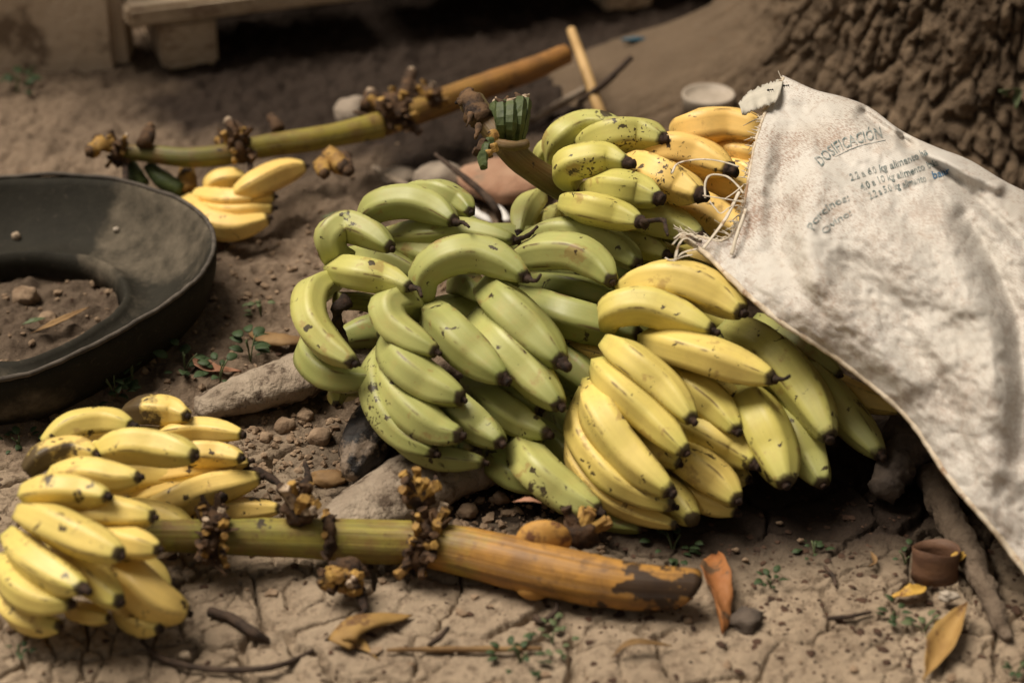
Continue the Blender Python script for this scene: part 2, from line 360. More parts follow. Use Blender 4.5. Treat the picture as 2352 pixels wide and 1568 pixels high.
# ------------------------------------------------------------------ ground
def axis(lo, hi, near, far):
    a = np.arange(lo, hi+1e-9, near); out = [hi]; s = near
    while out[-1] < far: s *= 1.35; out.append(out[-1]+s)
    inn = [lo]; s = near
    while inn[-1] > -far: s *= 1.35; inn.append(inn[-1]-s)
    return np.concatenate([np.array(inn[1:][::-1]), a, np.array(out[1:])])
def ground_height(x, y):
    h = .010*n2(x, y, 3.0, 2, 1)+.0035*n2(x, y, 22, 3, 2)
    edge = y+.10*n2(x, y, 4, 3, 3)+.10*np.clip(x-.1, 0, 1)-.05*np.exp(-((x+.25)/.2)**2)
    clay = 1-sstep(1.66, 1.80, edge)
    lump = np.abs(n2(x, y, 17, 4, 4)); lump2 = n2(x, y, 42, 3, 5)
    far = sstep(1.95, 2.3, y)
    h = h+(1-clay)*(.018*(lump-.2)+.014*lump2+.006*n2(x, y, 90, 2, 6))
    wx = x+.040*n2(x, y, 7, 3, 7)+.012*n2(x, y, 45, 4, 71); wy = y+.040*n2(x, y, 7, 3, 8)+.012*n2(x, y, 45, 4, 72)
    f1, f2, cid = voro(wx/.074, wy/.080, 3); e = (f2-f1)*.5*.074
    wid = .0015+.0034*sstep(-.15, .5, n2(x, y, 12, 3, 9))
    brk = sstep(-.32, -.08, n2(x, y, 10, 2, 14))
    crack = (1-sstep(wid*.45, wid*.95, e))*brk
    g1, g2, gid = voro(wx/.036, wy/.038, 8); e2 = (g2-g1)*.5*.036
    crack2 = (1-sstep(.0003, .0014, e2))*sstep(-.08, .12, n2(x, y, 11, 2, 10))
    plate = (cid-.5)*.0034+.0022*sstep(0, .012, e)*brk
    pit = sstep(.22, .42, n2(x, y, 60, 3, 15))
    h = h+clay*(plate-.013*crack-.008*crack2+.0030*n2(x, y, 95, 3, 11)+.0030*n2(x, y, 34, 3, 12)-.0025*pit)
    return h, clay, crack
gx = axis(-.92, .92, .0019, 260); gy1 = np.concatenate([np.arange(1.28, 1.86, .0019), np.arange(1.86, 2.2, .0032)]); gy2 = np.arange(2.2, 3.2, .007)
back = [1.28]; s = .0019
while back[-1] > -260: s *= 1.35; back.append(back[-1]-s)
fwd = [3.2]; s = .007
while fwd[-1] < 600: s *= 1.35; fwd.append(fwd[-1]+s)
gy = np.concatenate([np.array(back[1:][::-1]), gy1, gy2, np.array(fwd)])
XX, YY = np.meshgrid(gx, gy); X = XX.ravel(); Y = YY.ravel()
H, CLAY, CRK = ground_height(X, Y)
H = H*np.clip(1-(np.hypot(X, Y-2)-3)/5, 0, 1)
pc = lambda px, py: P(px, py, 0)
# shade painted into the soil colour by the pallet and under the heap
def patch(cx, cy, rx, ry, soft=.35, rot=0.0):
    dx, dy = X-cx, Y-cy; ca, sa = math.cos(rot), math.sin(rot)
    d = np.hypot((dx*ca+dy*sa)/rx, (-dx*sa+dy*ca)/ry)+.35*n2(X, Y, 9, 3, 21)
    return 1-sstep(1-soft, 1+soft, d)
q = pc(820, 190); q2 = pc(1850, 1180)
painted_shade = np.clip(1.2*patch(q[0]+.30, q[1]+.20, .68, .50, .25, math.radians(18))+1.0*patch(q2[0]+.0, q2[1]+.07, .40, .15, .4)+.7*patch(q2[0]-.30, q2[1]+.10, .25, .10, .4), 0, 1)
qt = pc(40, 700); painted_shade = np.clip(painted_shade+.55*patch(qt[0], qt[1], .26, .24, .5), 0, 1)  # weaker painted shade on the soil inside the tyre
nx, ny = len(gx), len(gy)
I = np.arange(nx*ny).reshape(ny, nx)
Fq = np.stack([I[:-1, :-1], I[:-1, 1:], I[1:, 1:], I[1:, :-1]], -1).reshape(-1, 4)
me = bpy.data.meshes.new('ground'); me.vertices.add(nx*ny); me.vertices.foreach_set('co', np.stack([X, Y, H], 1).astype(np.float32).ravel())
me.loops.add(Fq.size); me.loops.foreach_set('vertex_index', Fq.ravel().astype(np.int32))
me.polygons.add(len(Fq)); me.polygons.foreach_set('loop_start', (np.arange(len(Fq))*4).astype(np.int32))
me.polygons.foreach_set('use_smooth', np.ones(len(Fq), dtype=bool)); me.update(calc_edges=True)
for k, a in (('painted_shade', painted_shade), ('crumb', 1-CLAY)):
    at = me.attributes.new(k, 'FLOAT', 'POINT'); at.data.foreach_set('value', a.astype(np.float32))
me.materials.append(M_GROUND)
ground = bpy.data.objects.new('ground', me); COL.objects.link(ground)
ground['label'] = 'dry cracked brown clay ground'; ground['kind'] = 'structure'
def gz(x, y): return float(ground_height(np.array([x], float), np.array([y], float))[0][0])
def G(px, py, up=0.0):                      # on the soil
    p = P(px, py, 0)
    for _ in range(3): p = P(px, py, gz(p[0], p[1])+up)
    return p

# ------------------------------------------------------------------ tree
def build_tree():
    cx, cy = .70, 2.78
    th = np.linspace(-math.pi, math.pi, 620, endpoint=False)
    zz = np.concatenate([np.linspace(-.05, .55, 170), .55+np.linspace(.02, 1, 40)**1.3*2.6])
    TH, ZZ = np.meshgrid(th, zz); a = TH.ravel(); z = ZZ.ravel(); zp = np.clip(z, 0, None)
    def lobe(c, wd): d = np.angle(np.exp(1j*(a-c))); return np.exp(-(d/wd)**2)
    L = lobe(math.pi*1.0+.02, .42)
    base = .27+.15*np.exp(-zp/.22)
    left = .21+.44*np.exp(-zp/.115)
    r = base*(1-L)+np.maximum(left, base)*L
    for c, wd, am in ((-1.9, .34, .07), (-.9, .4, .10), (.3, .4, .2), (1.7, .5, .2)): r = r+am*lobe(c, wd)*np.exp(-zp/.16)
    r = r+.03*fbm(np.stack([np.cos(a)*2, np.sin(a)*2, z*2], 1), 3, 31)
    # bark: plates split by dark furrows, calmer on the old root
    sx = a*.42; w1 = fbm(np.stack([sx*14, z*9, sx*0], 1), 3, 41)
    w2 = fbm(np.stack([sx*40, z*30, sx*0+4], 1), 3, 47)
    f1, f2, cid = voro((sx+.030*w1+.008*w2)/.024, (z+.04*w1+.02*w2)/.062, 12); e = f2-f1
    g1, g2, gi = voro((sx+.02*w1+.006*w2)/.014, (z+.02*w1+.01*w2)/.026, 15)
    amp = 1-.8*L
    bark = -.020*(1-sstep(.0, .22, e))*sstep(-.2, .15, w1)-.004*(1-sstep(.0, .25, g2-g1))+.006*(cid-.5)+.010*fbm(np.stack([sx*110, z*80, sx*0], 1), 4, 43)
    r = r+amp*bark+.012*fbm(np.stack([sx*26, z*30, sx*0], 1), 5, 44)
    V = np.stack([cx+r*np.cos(a), cy+r*np.sin(a), z], 1)
    n, k = len(zz), len(th); I = np.arange(n*k).reshape(n, k); I2 = np.roll(I, -1, axis=1)
    F = np.stack([I[:-1], I2[:-1], I2[1:], I[1:]], -1).reshape(-1, 4)
    t = thing('tree', 'massive tree trunk with deeply furrowed brown bark and a thick spreading root', 'tree', (cx, cy, 0))
    ma, tr, bs = newmat('bark'); N = NT(tr); v = N.coords(False); rt = N.attr('root')
    c = N.mix(N.ramp(N.tex(v, 26, 6, .65), [(.35, 0.0), (.68, 1.0)]), (.110, .077, .051), (.265, .190, .125))
    c = N.mix(N.math('MULTIPLY', rt, .9), c, N.mix(N.tex(v, 8, 5), (.115, .080, .053), (.26, .188, .124)))
    c = N.mix(N.math('MULTIPLY', N.ramp(N.tex(v, 60, 5, .7), [(.60, 0.0), (.72, 1.0)]), .5), c, (.22, .12, .06))
    c = N.mix(N.math('MULTIPLY', N.ramp(N.tex(v, 38, 3, .7), [(.735, 0.0), (.76, 1.0)]), .8), c, (.55, .52, .47))
    N.l(c, bs.inputs['Base Color']); bs.inputs['Roughness'].default_value = .92; bs.inputs['Specular IOR Level'].default_value = .15
    N.bump(N.math('ADD', N.tex(v, 55, 8, .75), N.math('MULTIPLY', N.tex(v, 160, 5, .7), .5)), 1.0, .012, bs)
    mesh('trunk', V, F, ma, t, attrs={'root': L}, origin=(cx, cy, 0))
    # a few limbs above the picture
    for i, (az, le) in enumerate(((-2.5, 1.6), (.4, 1.8), (1.9, 1.5))):
        C = catmull([(cx, cy, 2.7), (cx+.3*le*math.cos(az), cy+.3*le*math.sin(az), 3.2), (cx+.7*le*math.cos(az), cy+.7*le*math.sin(az), 3.9)], 14)
        V2, F2, tt, uv = rough_tube(C, np.linspace(.2, .09, 14), 18, .02, 8, i)
        mesh('limb', V2, F2, ma, t, attrs={'root': np.zeros(len(V2))})
    return BVHTree.FromPolygons([Vector(p) for p in V], [tuple(map(int, f)) for f in F])
TREE = build_tree()
def on_bvh(bvh, px, py, up=0.0):
    d = Vector(ray(px, py)).normalized(); hit = bvh.ray_cast(Vector(CP), d)
    if hit[0] is None: return None
    nrm = hit[1]
    if nrm.dot(d) > 0: nrm = -nrm
    return np.array(hit[0]+nrm*up)

# ------------------------------------------------------------------ wooden pallet and concrete kerb
def box(o, u, v, a0, a1, b0, b1, z0, z1, jit=.002, bev=.006):
    """box along axes u,v from origin o, edges bevelled, a little uneven"""
    bm = bmesh.new(); bmesh.ops.create_cube(bm, size=1.0)
    for vt in bm.verts:
        vt.co = ((a0+a1)/2+vt.co.x*(a1-a0), (b0+b1)/2+vt.co.y*(b1-b0), (z0+z1)/2+vt.co.z*(z1-z0))
    bmesh.ops.subdivide_edges(bm, edges=[e for e in bm.edges if e.calc_length() > .3], cuts=6)
    bmesh.ops.bevel(bm, geom=[e for e in bm.edges if len(e.link_faces) == 2 and e.calc_face_angle() > .5], offset=bev, segments=2, affect='EDGES')
    V = np.array([vt.co[:] for vt in bm.verts]); bm.verts.index_update(); F = [tuple(x.index for x in f.verts) for f in bm.faces]; bm.free()
    V = V+jit*np.stack([fbm(V*9+k*5+a0*3, 2, k) for k in range(3)], 1)
    return np.asarray(o)+V[:, :1]*u+V[:, 1:2]*v+V[:, 2:]*np.array([0, 0, 1.0]), F
po = P(378, 160, 0); ang = math.radians(20)
u = np.array([math.cos(ang), math.sin(ang), 0]); v = np.array([-math.sin(ang), math.cos(ang), 0])
pal = thing('wooden_pallet', 'low pallet of thick pale planks on short wooden beams, dark beneath', 'pallet', po)
for k, a in enumerate((0.0, .72, 1.44)):
    V, F = box(po, u, v, a, a+.085, 0, 1.25, -.005, .072); mesh('beam', V, F, M_WOOD, pal, smooth=False)
ofs = 0
for k in range(6):
    b0 = -.012+k*.215
    V, F = box(po, u, v, -.050+(.02*RNG.random() if k else 0), .33 if k == 0 else 1.6, b0, b0+.195, .074, .106); mesh('plank', V, F, M_WOOD, pal, smooth=False)
V, F = box(po, u, v, .345, 1.62, -.004, .186, .0745, .107); mesh('plank', V, F, M_WOOD, pal, smooth=False)
V, F = box(po, u, v, -.1, 1.62, 1.26, 1.30, 0, .30); mesh('added_back_board', V, F, M_WOOD, pal, smooth=False)  # unseen board, added so the space beneath the planks stays dark
# crates of boards stacked on the pallet, above the picture
wp = P(-40, 184, 0)
V, F = box((0, 0, 0), RT, np.array([0, 1.0, 0]), -1.9, -.585, wp[1]+.045, wp[1]+.15, -.04, .42, .006, .02)
mesh('concrete_kerb', V, F, M_CONC, None, 'low stained beige concrete kerb wall beside the pallet', 'kerb', smooth=False)

# ------------------------------------------------------------------ tyre
def build_tyre():
    zr = .078
    rim = [(493, 578), (482, 530), (445, 482), (380, 446), (300, 420), (150, 405), (0, 407), (-200, 436), (-370, 510), (-430, 610), (-390, 715), (-270, 805), (-120, 860), (0, 872), (100, 842), (200, 800), (300, 745), (380, 695), (455, 640)]
    W = np.array([P(x, y, zr) for x, y in rim]); c = P(30, 618, zr); c[2] = 0
    an = np.arctan2(W[:, 1]-c[1], W[:, 0]-c[0]); rr = np.hypot(W[:, 1]-c[1], W[:, 0]-c[0])
    o = np.argsort(an); an = an[o]; rr = rr[o]
    th = np.linspace(-math.pi, math.pi, 160, endpoint=False)
    r = np.interp(th, np.concatenate([an-2*math.pi, an, an+2*math.pi]), np.tile(rr, 3))
    k = np.exp(-(np.arange(-8, 9)/3.5)**2); k /= k.sum(); r = np.convolve(np.concatenate([r[-8:], r, r[:8]]), k, 'valid')
    # profile: (fraction of rim radius, height)
    prof = [(.50, .0), (.515, .024), (.535, .031), (.56, .030), (.585, .024), (.66, .020), (.75, .025), (.85, .041), (.92, .058), (.965, .073), (.985, .078), (1.0, .0785), (1.012, .075), (1.016, .068), (1.01, .056), (.985, .036), (.95, .018), (.90, .004), (.85, -.006), (.78, -.012), (.6, -.012)]
    pr = catmull([(a, b, 0) for a, b in prof], 46)[:, :2]
    V = []
    for f, z in pr:
        wav = .006*np.sin(2*th+1)*max(0, (f-.6))+.004*np.sin(5*th)*max(0, f-.8)*2
        V.append(np.stack([c[0]+r*f*np.cos(th), c[1]+r*f*np.sin(th), z+wav*(z > .02)], 1))
    V = np.concatenate(V); V = V+.003*np.stack([fbm(V*24+9*q, 3, q) for q in range(3)], 1)
    n, kk = len(pr), len(th); I = np.arange(n*kk).reshape(n, kk); I2 = np.roll(I, -1, axis=1)
    F = np.stack([I[:-1], I[1:], I2[1:], I2[:-1]], -1).reshape(-1, 4)
    F = np.concatenate([F, np.stack([I[-1], I[0], I2[0], I2[-1]], -1)])
    def near(px, py, z_, rad): q_ = P(px, py, z_); return np.exp(-((V[:, 0]-q_[0])**2+(V[:, 1]-q_[1])**2)/rad**2)
    dust = near(420, 500, .08, .10)+near(330, 455, .08, .07)+.8*near(40, 905, .03, .07)*(V[:, 2] < .05)+.5*near(250, 620, .02, .03)
    t = thing('cut_tyre', 'old black rubber tyre cut open into a dish, dusty and lying flat', 'tyre', c)
    mesh('casing', V, F, M_RUBBER, t, origin=(c[0], c[1], 0), attrs={'dust': dust})
    bv = BVHTree.FromPolygons([Vector(p) for p in V], [tuple(map(int, f)) for f in F])
    C = np.stack([c[0]+r*1.002*np.cos(th), c[1]+r*1.002*np.sin(th), 0.0795+.0*th], 1); C = np.vstack([C, C[:1]])
    C[:, 2] += .004*fbm(C*30, 3, 5)+np.concatenate([.006*np.sin(2*th+1)*.4+.004*np.sin(5*th)*.4, [.006*math.sin(2*-math.pi+1)*.4]])
    V, F, tt, uv = rough_tube(C, np.full(len(C), .0028), 6, .0012, 120, 3, 1.0); mesh('cut_edge', V, F, simple('rubber_edge', (.05, .042, .035), (.10, .083, .068), 60, .9, .3), t)
    return bv
TYRE = build_tyre()

# ------------------------------------------------------------------ bananas
NR, NS = 26, 20
_t = np.linspace(0, 1, NR)
_pt = [0, .06, .14, .24, .36, .5, .62, .73, .82, .90, .96, 1.0]
PROF = np.interp(_t, _pt, [.38, .44, .62, .84, .97, 1.0, .99, .93, .82, .65, .48, .34])
PROFF = np.interp(_t, _pt, [.58, .70, .82, .93, .99, 1.0, .99, .93, .82, .65, .48, .34])
BN = [0]; BBREF = [None]
def banana(parent, pts, wpx, ripe, z=None, lift=0.0, spots=.5, neck=False, strand=None, burnt=0.0, ang=1.05, sag=True):
    """pts: pixels from stalk end to blossom end; z: heights (m) or None = on the slope of the heap + lift"""
    BN[0] += 1; i = BN[0]
    n = len(pts); ss = np.linspace(0, 1, n)
    if z is None:
        zl = [zs(p[1])+lift-(.022*max(0, .35-s_)/.35 if sag else 0)+.006*max(0, s_-.7)/.3 for p, s_ in zip(pts, ss)]
    else:
        zl = z if isinstance(z, (list, tuple)) else [z-.012*max(0, .3-s_)/.3+.004*max(0, s_-.7)/.3 for s_ in ss]
        if len(zl) != n: zl = np.interp(ss, np.linspace(0, 1, len(zl)), zl)
    C = catmull([P(p[0], p[1], zz) for p, zz in zip(pts, zl)], NR)
    R = .5*m(wpx*1.04, C[NR//2]); ln = np.linalg.norm(np.diff(C, axis=0), axis=1).sum()
    ph = np.arange(NS)*2*math.pi/NS; ph0 = 0.0
    k = 5; a = np.mod(ph+ph0, 2*math.pi/k)-math.pi/k; pent = math.cos(math.pi/k)/np.cos(a); pent /= pent.mean()
    ridge = (pent-pent.min())/(pent.max()-pent.min())
    cs = 1+ang*(pent-1)+.015*np.cos(ph+random.random()*6)
    prof = PROF if neck else PROFF
    F2 = np.ones((NR, NS))*cs[None, :]
    V, F, t, uv = sweep(C, R*prof, NS, F2, True, 1.0, (random.uniform(-1, 1), random.uniform(-1, 1), random.uniform(-1, 1)))
    V = V+(.02*R*fbm(V*28+i*3.1, 3, i))[:, None]*np.array([1, .6, .8])
    o = mesh('banana', V, F, M_BAN, parent, attrs={'t': t, 'ridge': np.tile(ridge, NR)}, uv=uv)
    o['ripeness'] = float(ripe); o['spots'] = float(spots)+.12; o['burnt'] = float(burnt)
    # dried blossom end
    T = C[-1]-C[-2]; T /= np.linalg.norm(T)
    bend = np.array([random.uniform(-.5, .5), random.uniform(-.5, .5), random.uniform(-.3, .5)])
    big = 1.0 if parent is BBREF[0] else random.uniform(.48, .82); tl = R*random.uniform(.32, .66)*big
    Ct = catmull([C[-1]-T*.0025, C[-1]+T*tl*.5, C[-1]+T*tl+bend*tl*.35], 7)
    V, F, tt, uv2 = rough_tube(Ct, R*np.array([.40, .45, .40, .33, .30, .32, .20])*random.uniform(.85, 1.1)*big, 9, .0022, 210, i)
    tp = mesh('blossom_tip', V, F, M_TIP, o)
    if strand:
        zt = zl[-1]+.012; Cs = catmull([C[-1]]+[P(a_, b_, zt+.004*q) for q, (a_, b_) in enumerate(strand)], 16)
        V, F, tt, uv2 = rough_tube(Cs, np.linspace(.0034, .0016, 16), 6, .0016, 260, i+50); mesh('withered_style', V, F, M_TIP, o)
    return o
def filler(parent, x, y, z, az, ln, r, ripe, tilt=0.0):
    """a fruit inside the heap, seen only through the gaps"""
    d = np.array([math.cos(az), math.sin(az), tilt]); nrm = np.array([-d[1], d[0], 0])
    C = catmull([np.array([x, y, z])+d*ln*s_+nrm*.02*(1-4*s_*s_)*1.0 for s_ in (-.5, -.25, 0, .25, .5)], NR)
    ph = np.arange(NS)*2*math.pi/NS; a = np.mod(ph, 2*math.pi/5)-math.pi/5; pent = math.cos(math.pi/5)/np.cos(a); pent /= pent.mean()
    V, F, t, uv = sweep(C, r*PROF, NS, np.ones((NR, NS))*(1+.5*(pent-1))[None, :])
    o = mesh('banana', V, F, M_BAN, parent, attrs={'t': t, 'ridge': np.tile((pent-pent.min())/(pent.max()-pent.min()), NR)}, uv=uv)
    o['ripeness'] = float(ripe); o['spots'] = .5; o['burnt'] = 0.0; return o

def stalk(parent, name, pts, wpx, zl, mat, seg=28, n=60, amp=.0016, groove=.02, cut=None):
    C = catmull([P(p[0], p[1], z_) for p, z_ in zip(pts, zl)], n)
    R = np.interp(np.linspace(0, 1, n), np.linspace(0, 1, len(wpx)), [.5*m(w_, P(p[0], p[1], z_)) for w_, p, z_ in zip(wpx, pts, zl)])
    ph = np.arange(seg)*2*math.pi/seg
    cs = np.ones((n, seg))*(1+groove*np.sin(ph*7+.5)+.012*np.sin(ph*3))[None, :]
    V, F, t, uv = sweep(C, R, seg, cs)
    ctr = np.repeat(C, seg, axis=0); d = V-ctr; d /= np.linalg.norm(d, axis=1)[:, None]
    V = V+d*(amp*fbm(V*30, 4, 3))[:, None]
    if cut is not None:                       # slanting knife cut at the far end
        T = C[-1]-C[-2]; T /= np.linalg.norm(T); side = np.array(cut, float)
        for j in range(seg):
            for q in range(1, 7):
                idx = (n-q)*seg+j; rel = np.dot(V[idx]-C[n-q], side)
                V[idx] = V[idx]+T*rel*(1-(q-1)/6.0)
    o = mesh(name, V, F, mat, parent, attrs={'t': t}, uv=uv); return o, C, R
def stub_mesh(p, d, r, ln, seed):
    d = np.asarray(d, float); d /= np.linalg.norm(d)
    C = np.array([p+d*ln*s_ for s_ in (-.3, .2, .6, .95, 1.0)])
    return rough_tube(C, r*np.array([1.25, 1.0, .82, .92, .80]), 6, r*.75, .9/r, seed)[:2]
def collar(parent, C, R, i, span, ph0, ph1, nst, h=.010, pale=.25, thick=1.18, name='scar_collar', sl=.014, rows=2, tilt=0.0, stub_r=.0052):
    """ragged ring left by a cut-off hand, with the stubs of its fruit stalks"""
    T, U, W = frames(C); c = C[i]; t = T[i]; up = np.array([0, 0, 1.0]); up = up-np.dot(up, t)*t; up /= np.linalg.norm(up); sd_ = np.cross(t, up)
    npz = 34; phs = np.linspace(ph0, ph1, npz)
    Cr = np.array([c+R[i]*1.03*(math.cos(p)*up+math.sin(p)*sd_)+t*tilt*math.cos(p)*R[i] for p in phs])
    V, F, tt, uv = rough_tube(Cr, np.full(npz, h*.6)*(1-.5*np.abs(np.linspace(-1, 1, npz))**3), 10, h*.9, 1.3/h, i)
    o = mesh(name, V, F, M_COLLAR, parent)
    for k in range(nst*2 if nst > 3 else 2):      # ragged dry flakes
        p = random.uniform(ph0, ph1); dr = math.cos(p)*up+math.sin(p)*sd_; q = c+R[i]*1.0*dr+t*(tilt*math.cos(p)*R[i]+random.uniform(-.8, .8)*h)
        e = dr*random.uniform(.5, 1.2)+t*random.uniform(-.8, .8)+sd_*random.uniform(-.5, .5)
        V, F, _, _ = rough_tube(np.array([q, q+e*h*.6, q+e*h*1.3+t*random.uniform(-.3, .3)*h]), h*np.array([.45, .35, .08]), 5, h*.3, 1.5/h, k, .35)
        mesh('dry_flake', V, F, M_COLLAR if random.random() < .7 else M_HUSK, o, smooth=False)
    for k in range(nst):
        for rw in range(rows):
            p = ph0+(ph1-ph0)*(k+.5+.3*(rw-.5)+random.uniform(-.15, .15))/nst
            dr = math.cos(p)*up+math.sin(p)*sd_
            q = c+R[i]*1.04*dr+t*(tilt*math.cos(p)*R[i]+(rw-.5)*h*.9)+dr*h*.25
            V, F = stub_mesh(q, dr+t*(rw-.5)*.7+.25*np.array([random.uniform(-1, 1) for _ in range(3)]), stub_r*random.uniform(.75, 1.2), sl*random.uniform(.6, 1.2), k+7*rw)
            mesh('pedicel_stub', V, F, M_STUBC if random.random() < pale*.5 else (M_STUB if random.random() < .62 else M_COLLAR), o, smooth=False)
    return o

# ---- green bunch, the middle of the heap
gc = P(1050, 1100, 0)
GB = thing('banana_bunch', 'large bunch of mostly green bananas spilling from the white sack', 'bananas', gc, 'banana bunches')
inner, Ci, Ri = stalk(GB, 'stalk', [(772, 690), (860, 700), (1000, 760), (1200, 800), (1500, 860)], [40, 48, 90, 100, 100], [zs(690)-.005, zs(700)-.02, zs(760)-.08, .08, .07], M_STALKI)
Cb = catmull([P(800, 690, zs(690)), P(775, 705, zs(705)), P(778, 745, zs(745)-.01), P(800, 800, zs(800)-.02), P(835, 855, zs(850)-.03)], 26)
V, F, t_, uv_ = rough_tube(Cb, np.interp(np.linspace(0, 1, 26), [0, .2, .5, 1], [.008, .006, .004, .0025]), 10, .007, 120, 4); mesh('withered_flower_end', V, F, M_TIP, GB)
def gb(*a, **k): return banana(GB, *a, **k)
gb([(930, 448), (1000, 442), (1055, 465), (1082, 488)], 62, .16, lift=-.005, spots=.35)
gb([(985, 498), (1045, 505), (1100, 512)], 42, .10, lift=-.035)
gb([(835, 515), (868, 475), (935, 462), (1000, 480), (1044, 510)], 72, .17, lift=.012, spots=.35, strand=[(1066, 512), (1078, 522)])
gb([(800, 592), (765, 580), (757, 540), (795, 518), (850, 535), (898, 570)], 70, .20, lift=.012, spots=.4)
gb([(880, 548), (980, 538), (1080, 536), (1182, 552)], 66, .20, lift=-.004, spots=.3, strand=[(1215, 540), (1234, 520)])
gb([(870, 552), (960, 577), (1050, 612)], 66, .18, lift=-.014, spots=.5)
gb([(800, 585), (880, 595), (975, 635)], 60, .16, lift=-.022)
gb([(762, 618), (820, 628), (890, 642), (943, 660)], 70, .34, lift=.016, spots=.75, strand=[(962, 664), (968, 680)])
gb([(975, 690), (980, 630), (1035, 590), (1105, 586), (1168, 610), (1208, 638)], 82, .17, lift=.022, spots=.5, strand=[(1230, 645), (1243, 630)])
gb([(1040, 660), (1080, 655), (1110, 690)], 60, .10, lift=-.03)
gb([(775, 640), (718, 672), (712, 735), (752, 792), (812, 834)], 74, .30, lift=.010, spots=.75)
gb([(715, 770), (715, 820), (750, 860), (800, 872), (862, 868)], 72, .13, lift=-.012, spots=.55)
gb([(1190, 570), (1265, 540), (1360, 545), (1430, 580), (1466, 610)], 76, .20, lift=-.004, spots=.35)
gb([(1180, 600), (1245, 580), (1320, 582), (1378, 615), (1406, 648)], 82, .20, lift=.012, spots=.6)
gb([(1205, 645), (1310, 662), (1425, 690)], 62, .08, lift=-.022, spots=.3)
gb([(1195, 685), (1290, 722), (1400, 752), (1470, 770)], 88, .12, lift=-.010, spots=.3)
gb([(1240, 790), (1310, 842), (1385, 905)], 84, .10, lift=-.030, spots=.3)
gb([(1200, 815), (1270, 865), (1340, 905)], 74, .08, lift=-.045, spots=.3)
gb([(1118, 662), (1168, 712), (1235, 778), (1290, 832)], 100, .16, lift=.016, spots=.3)
gb([(1098, 730), (1150, 790), (1220, 862), (1287, 932)], 90, .22, lift=.010, spots=.45)
gb([(985, 715), (1040, 770), (1100, 825), (1160, 872)], 92, .18, lift=.016, spots=.4)
gb([(970, 722), (935, 693), (890, 706), (902, 748), (950, 783), (1002, 808)], 74, .21, lift=.016, spots=.4)
gb([(893, 780), (928, 840), (990, 887), (1062, 916)], 88, .20, lift=.012, spots=.5)
gb([(1080, 850), (1150, 895), (1240, 940)], 66, .10, lift=-.018, spots=.5)
gb([(1075, 880), (1140, 930), (1200, 970), (1258, 997)], 74, .20, lift=-.012, spots=.6)
gb([(1000, 900), (1060, 945), (1110, 985), (1152, 1018)], 82, .19, lift=-.002, spots=.4)
gb([(888, 830), (905, 892), (955, 952), (1010, 990), (1060, 1000)], 88, .20, lift=.004, spots=.65)
gb([(882, 800), (866, 855), (875, 930), (925, 1000), (1000, 1040)], 74, .20, lift=-.006, spots=.95)
gb([(900, 920), (960, 1000), (1090, 1026)], 62, .12, lift=-.020, spots=.5)
gb([(888, 940), (940, 1012), (1010, 1050), (1112, 1062)], 62, .16, lift=-.012, spots=.6)
gb([(1190, 1018), (1232, 1082), (1300, 1137), (1375, 1175)], 92, .26, lift=-.006, spots=1.0)
gb([(1110, 1020), (1165, 1080), (1240, 1125)], 72, .10, lift=-.024)
gb([(1275, 930), (1295, 1010), (1340, 1085)], 70, .08, lift=-.035, spots=.5)
gb([(1230, 1120), (1330, 1165), (1400, 1195), (1475, 1214)], 52, .12, lift=-.022)
gb([(820, 900), (778, 898), (772, 930)], 46, .38, lift=-.040, spots=.8)
gb([(1290, 785), (1345, 803), (1430, 825)], 60, .85, lift=-.030, spots=1.2)
for x, y, z_, az, rp in ((-.06, 1.86, .10, .4, .1), (.02, 1.80, .08, -.4, .1), (.10, 1.84, .09, .2, .1), (.16, 1.92, .12, -.3, .1), (-.12, 1.90, .06, .2, .1), (.06, 1.92, .12, 0, .1), (0, 1.72, .04, -.6, .1), (.10, 1.74, .05, -.5, .1), (.2, 1.8, .08, -.2, .1), (-.02, 1.95, .14, .1, .1), (.12, 1.98, .14, .1, .1), (.06, 1.68, .03, -.4, .1)):
    filler(GB, x, y, z_, az, .17, .022, rp)

# ---- yellow hand in front of the sack
YB = thing('banana_hand', 'full hand of yellow bananas fanned out beneath the sack edge', 'bananas', P(1650, 1150, 0), 'banana bunches')
def yb(p, w_, rp, **k): return banana(YB, p, w_, rp+.01, **k)
yb([(1740, 735), (1830, 782), (1930, 862)], 56, .22, lift=-.020, spots=.3)
yb([(1880, 860), (1970, 910), (2068, 940)], 56, .75, lift=-.030)
yb([(1800, 800), (1880, 882), (1960, 972), (2022, 1045)], 84, .26, lift=-.020, spots=.5)
yb([(1770, 900), (1830, 985), (1862, 1055), (1890, 1112)], 92, .30, lift=-.014, spots=.5)
yb([(1670, 760), (1762, 805), (1850, 905), (1904, 1005)], 104, .38, lift=.000, spots=.7)
yb([(1640, 1060), (1690, 1090), (1722, 1102)], 56, .7, lift=-.035)
yb([(1700, 890), (1742, 960), (1780, 1040), (1806, 1112)], 108, .44, lift=.004, spots=.55)
yb([(1610, 860), (1660, 910), (1702, 972)], 66, .58, lift=-.006, spots=.9)
yb([(1530, 840), (1590, 890), (1650, 940), (1694, 990)], 80, .55, lift=.006, spots=.3)
yb([(1550, 950), (1620, 990), (1690, 1030), (1736, 1066)], 92, .60, lift=-.004, spots=.5)
yb([(1540, 1030), (1590, 1065), (1650, 1110), (1694, 1150)], 88, .64, lift=-.004, spots=.8)
yb([(1540, 1080), (1610, 1140), (1690, 1176)], 66, .72, lift=-.018, spots=.6)
yb([(1420, 940), (1480, 1010), (1562, 1066)], 66, .62, lift=-.004, spots=.4)
yb([(1325, 960), (1323, 1050), (1388, 1132), (1470, 1178), (1553, 1206)], 56, .72, lift=-.008, spots=.4)
yb([(1345, 900), (1338, 990), (1398, 1082), (1470, 1130), (1546, 1162)], 78, .62, lift=.004, spots=.5)
